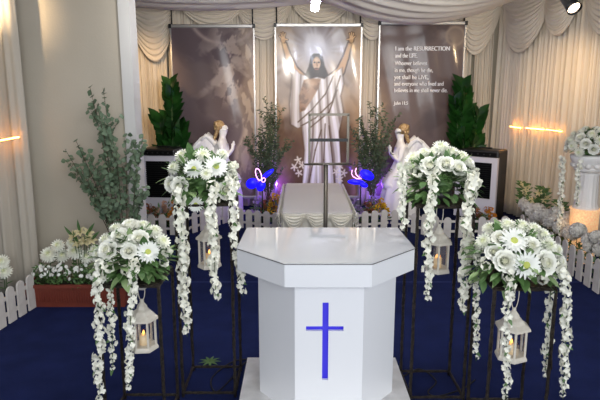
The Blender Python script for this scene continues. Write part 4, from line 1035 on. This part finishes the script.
MB().tube([(p.x, Yn+.03, 0), (p.x, Yn+.03, p.z)], .012, 6).build('post', M['black'], t)

# ---------------------------------------------------------------- right flower bed
HY = []
def hyd_mesh(seed):
    mb = MB(); r = random.Random(seed)
    for k in range(70):
        z = 1-1.5*(k+.5)/70; q = math.sqrt(max(0, 1-z*z)); a = k*2.39996; n = Vector((q*math.cos(a), q*math.sin(a), z))
        one = MB()
        for i in range(4): petal(one, PI/2*i+k, .02, .2, .12, R(25), R(0), .1, 0, 2, .75)
        m3 = n.to_track_quat('Z', 'Y').to_matrix(); mb.add([m3 @ v+n*.85*r.uniform(.85, 1.15) for v in one.v], one.f)
    mb.ball((0, 0, 0), .8, n=10); return mb.mesh('hydrangea', M['hyd'])[0]
HYD = [hyd_mesh(1), hyd_mesh(2)]
hp = [(515, 212, 7.35), (524, 207, 7.5), (531, 216, 7.1), (520, 218, 7.2), (538, 210, 7.3), (546, 216, 7.0), (540, 222, 6.8), (552, 222, 6.7), (557, 213, 6.9), (549, 228, 6.5), (561, 226, 6.5), (567, 219, 6.7), (566, 233, 6.25), (530, 203, 7.6), (512, 204, 7.6), (574, 231, 6.1)]
for k, (a, b, Y) in enumerate(hp):
    p = PY(a, b, Y)
    p.x = max(p.x, 3.08); q = tallbloom('hydrangea', a, b, Y, .10, HYD[k % 2], 0, 'round grey white hydrangea behind the right fence, '+rank(hp, k)+' of sixteen', 'flower', 'hydrangeas behind the right fence', n=(0, -.3, 1))
hq = ((588, 240, 5.85), (597, 238, 5.7), (606, 242, 5.5), (593, 250, 5.6), (602, 252, 5.4), (584, 247, 5.8), (610, 232, 5.8))
for k, (a, b, Y) in enumerate(hq):
    tallbloom('hydrangea', a, b, Y, .085, HYD[k % 2], 0, 'grey white hydrangea below the pedestal, right edge, '+rank(hq, k)+' of seven', 'flower', 'nearest hydrangeas at the right frame edge', n=(0, -.3, 1))
for k, (a, b, Y) in enumerate(((522, 222, 7.2), (537, 226, 6.9), (550, 232, 6.5), (563, 238, 6.2), (590, 252, 5.6), (606, 256, 5.3))):
    p = PY(a, b, Y); p.x = max(p.x, 3.22); clump('hydrangea_foliage', p.x, p.y, 0, .16, .16, max(.15, p.z), 110, M['leaf'], DAISY, 8, .018, 'green foliage with tiny white flowers under the hydrangeas, '+('farthest', 'second farthest', 'third farthest', 'fourth farthest', 'second nearest', 'nearest')[k]+' of six clumps', 'plant', 'foliage of the right flower bed', seed=80+k, leafL=.07)
def sprig(tx, ty, bx, Y, label, seed):
    r = random.Random(seed); a = PY(bx, 215, Y); a.z = 0; tp = PY(tx, ty, Y); t = thing('lily_sprig', a, label, 'flower', 'lily sprigs above the hydrangeas')
    MB().tube([a, a.lerp(tp, .5)+Vector((.02, 0, 0)), tp], .006, 6).build('stem', M['gstem'], t); lf = MB()
    for k in range(26):
        s = .55+.45*k/25; c = a.lerp(tp, s); an = k*2.4; leafgeo(lf, c, (math.cos(an), math.sin(an), .5), (0, -1, .6), .13, .05)
    lf.build('leaves', M['leaf'], t, kind='stuff')
    for k in range(4): inst('lily', LILY, tp+Vector((r.uniform(-.07, .07), -.03, -.05*k)), t, (r.uniform(-1, 1), -.8, .6), .055, k)
sprig(524, 184, 524, 7.7, 'tall lily sprig nearest the right air cooler', 1)
sprig(543, 189, 541, 7.4, 'lily sprig in the middle of the right flower bed', 2)
sprig(533, 200, 531, 7.5, 'short lily sprig between the two taller ones', 3)
sprig(561, 203, 558, 6.9, 'green leafy lily sprig left of the white pedestal', 4)

# ---------------------------------------------------------------- pedestal with arrangement
YP = 6.45; pxm = 586; pp = PY(pxm, 200, YP)
zc1 = PY(pxm, 155, YP).z; zc0 = PY(pxm, 172, YP).z; zl1 = PY(pxm, 208, YP).z
t = thing('pedestal', (pp.x, YP, 0), 'white ornate classical pedestal with a glowing pierced base, at the right', 'pedestal')
MB().lathe([(.155, 0), (.155, zl1-.03), (.17, zl1-.01), (.17, zl1)], (pp.x, YP, 0), 28).build('pierced_base', M['filigree'], t)
flute = lambda a, z: 1-.05*abs(math.sin(a*8))
MB().lathe([(.15, zl1), (.135, zl1+.03), (.125, zl1+.06), (.115, zc0-.04), (.125, zc0)], (pp.x, YP, 0), 96, flute).build('shaft', M['angel'], t)
cap = MB().lathe([(.125, zc0), (.16, zc0+.02), (.17, zc0+.05), (.15, zc0+.07), (.19, zc0+.11), (.215, zc1-.03), (.215, zc1)], (pp.x, YP, 0), 32)
for k in range(12):
    a = 2*PI*k/12; cap.ball((pp.x+.175*math.cos(a), YP+.175*math.sin(a), zc0+.08), .032, n=8)
    leafgeo(cap, (pp.x+.13*math.cos(a+.25), YP+.13*math.sin(a+.25), zc0+.01), (math.cos(a+.25)*.5, math.sin(a+.25)*.5, 1), (-math.cos(a), -math.sin(a), 0), .13, .05)
cap.build('capital', M['angel'], t)
O_ = YP; r = random.Random(9)
t = thing('flower_arrangement', (pp.x, YP, zc1), 'round white bouquet on top of the classical pedestal', 'flower arrangement')
fo = MB()
for k in range(150):
    a = r.uniform(0, 6.28); el = r.uniform(-.2, 1.3); n = Vector((math.cos(a)*math.cos(el), math.sin(a)*math.cos(el), math.sin(el))); leafgeo(fo, Vector((pp.x, YP, zc1+.08))+n*.15, n+Vector((r.uniform(-.4, .4), 0, r.uniform(-.3, .3))), (0, 0, 1), .11, .05)
fo.tube([(pp.x, YP, zc1), (pp.x, YP, zc1+.1)], .06, 10)
fo.build('foliage', M['leaf'], t, kind='stuff')
for k in range(34):
    a = k*2.4; z = 1-1.15*(k+.5)/34; q = math.sqrt(1-z*z); n = Vector((q*math.cos(a), q*math.sin(a), z)); p = Vector((pp.x, YP, zc1+.08))+Vector((n.x*.26, n.y*.24, n.z*.22))
    inst(('rose', 'chrysanthemum')[k % 2], (ROSE, MUM[0])[k % 2], p, t, n, .062, k)
for a, b, Y, lb, sd in (((563, 158), (559, 236), 6.4, 'pale blossom garland hanging left of the classical pedestal', 21), ((579, 162), (577, 206), 6.22, 'pale blossom garland down the front of the classical pedestal', 22)):
    garland([a, b], Y, 7, lb, sd, group='garlands on the classical pedestal')
lamp('pedestal_glow', 'POINT', (pp.x-.22, YP-.22, .45), 2.0, (1, .6, .3), radius=.08)

# ---------------------------------------------------------------- lamps and led lines
def ledline(pts, label, m='wled', r=.006, cat='light strip', group='warm light strips on the curtains'):
    tag(MB().tube(pts, r, 6).build('light_strip', M[m]), label, cat, group)
ledline([PR(510, 126.5, .13), PR(521, 128, .13)], 'short warm light strip on the right curtain, nearest the corner')
ledline([PR(526, 128, .13), PR(544, 129.5, .13)], 'warm light strip in the middle of the right curtain')
ledline([PR(546, 129.5, .13), PR(562, 131.5, .13)], 'warm light strip just left of the pedestal bouquet', r=.004)
ledline([PY(-14, 143, 5.13), PY(19, 137, 5.13)], 'warm light strip across the curtain at the left frame edge')
yl = 6.2
t = thing('ceiling_light_strip', (.15, 5.0, 3.05), 'row of bright white bulbs on a rail overhead at the top centre', 'ceiling light')
lp0 = PY(314.5, 5, yl)
MB().box((lp0.x-.04, 3.2, lp0.z+.0), (lp0.x+.04, yl, lp0.z+.03), bev=.004).build('channel', M['alu'], t)
for k in range(7): MB().lathe([(.02, .0), (.038, -.02), (.04, -.07), (.03, -.085), (.004, -.09)], (lp0.x, 3.5+k*.42, lp0.z), 14).build('bulb', M['led'], t)
MB().box((lp0.x-.036, yl, lp0.z-.015), (lp0.x+.036, yl+.01, lp0.z+.028)).build('end_cap', M['alu'], t)
for y in (3.6, 5.8): MB().tube([(lp0.x, y, lp0.z+.03), (lp0.x, y, 3.6)], .004, 5).build('hanger', M['alu'], t)
MB().lathe([(.02, .0), (.034, -.02), (.036, -.06), (.004, -.07)], (lp0.x, yl-.03, lp0.z), 14).build('bulb', M['led'], t)
def spotlamp(px_, py_, Y, label, tgt):
    p = PY(px_, py_, Y); t = thing('spotlight', p, label, 'spotlight', 'black spotlights'); d = (Vector(tgt)-p).normalized(); mt = Matrix.Translation(p) @ d.to_track_quat('Z', 'Y').to_matrix().to_4x4()
    MB().lathe([(.035, -.12), (.05, -.1), (.055, .02), (.062, .07), (.058, .07), (.05, .05)], n=18, mtx=mt).build('housing', M['black'], t)
    MB().lathe([(.05, .052), (.03, .06), (.001, .063)], n=18, mtx=mt).build('lens', M['lens'], t)
    MB().tube([p+Vector((0, 0, .05)), (p.x, p.y, 3.6)], .012, 8).build('bracket', M['black'], t)
spotlamp(571, 4, 4.9, 'black spotlight hanging at the top right aimed at the curtain', PY(571, 4, 4.9)+Vector((.25, -1.2, -1.1)))
for q, e in ((PY(264, 186, 8.12), 2), (PY(275, 186, 9.2), 7), (PY(366, 186, 8.32), 2), (PY(374, 186, 9.2), 7)): lamp('neon_glow', 'POINT', q, e, (.25, .08, 1), radius=0)
def backspot(p, tgt, label, e):
    p = Vector(p); t = thing('spotlight', p, label, 'spotlight', 'black spotlights'); d = (Vector(tgt)-p).normalized(); mt = Matrix.Translation(p) @ d.to_track_quat('Z', 'Y').to_matrix().to_4x4()
    MB().lathe([(.035, -.12), (.05, -.1), (.055, .02), (.062, .07), (.058, .07), (.05, .05)], n=18, mtx=mt).build('housing', M['black'], t)
    MB().lathe([(.05, .052), (.03, .06), (.001, .063)], n=18, mtx=mt).build('lens', M['hotlens'], t)
    MB().tube([p+Vector((0, 0, .05)), (p.x, p.y, 3.6)], .012, 8).build('bracket', M['black'], t)
    lamp('spot_light', 'SPOT', p+d*.09, e, (1, .72, .42), tgt, spot=70, blend=1, radius=.03)
backspot((-2.9, 4.75, 2.9), (-1.6, 9.3, 1.9), 'black spotlight near the ceiling aimed at the cloudy banner', 60)
backspot((4.15, 4.8, 2.95), (2.2, 9.3, 1.9), 'black spotlight near the ceiling aimed at the scripture banner', 50)
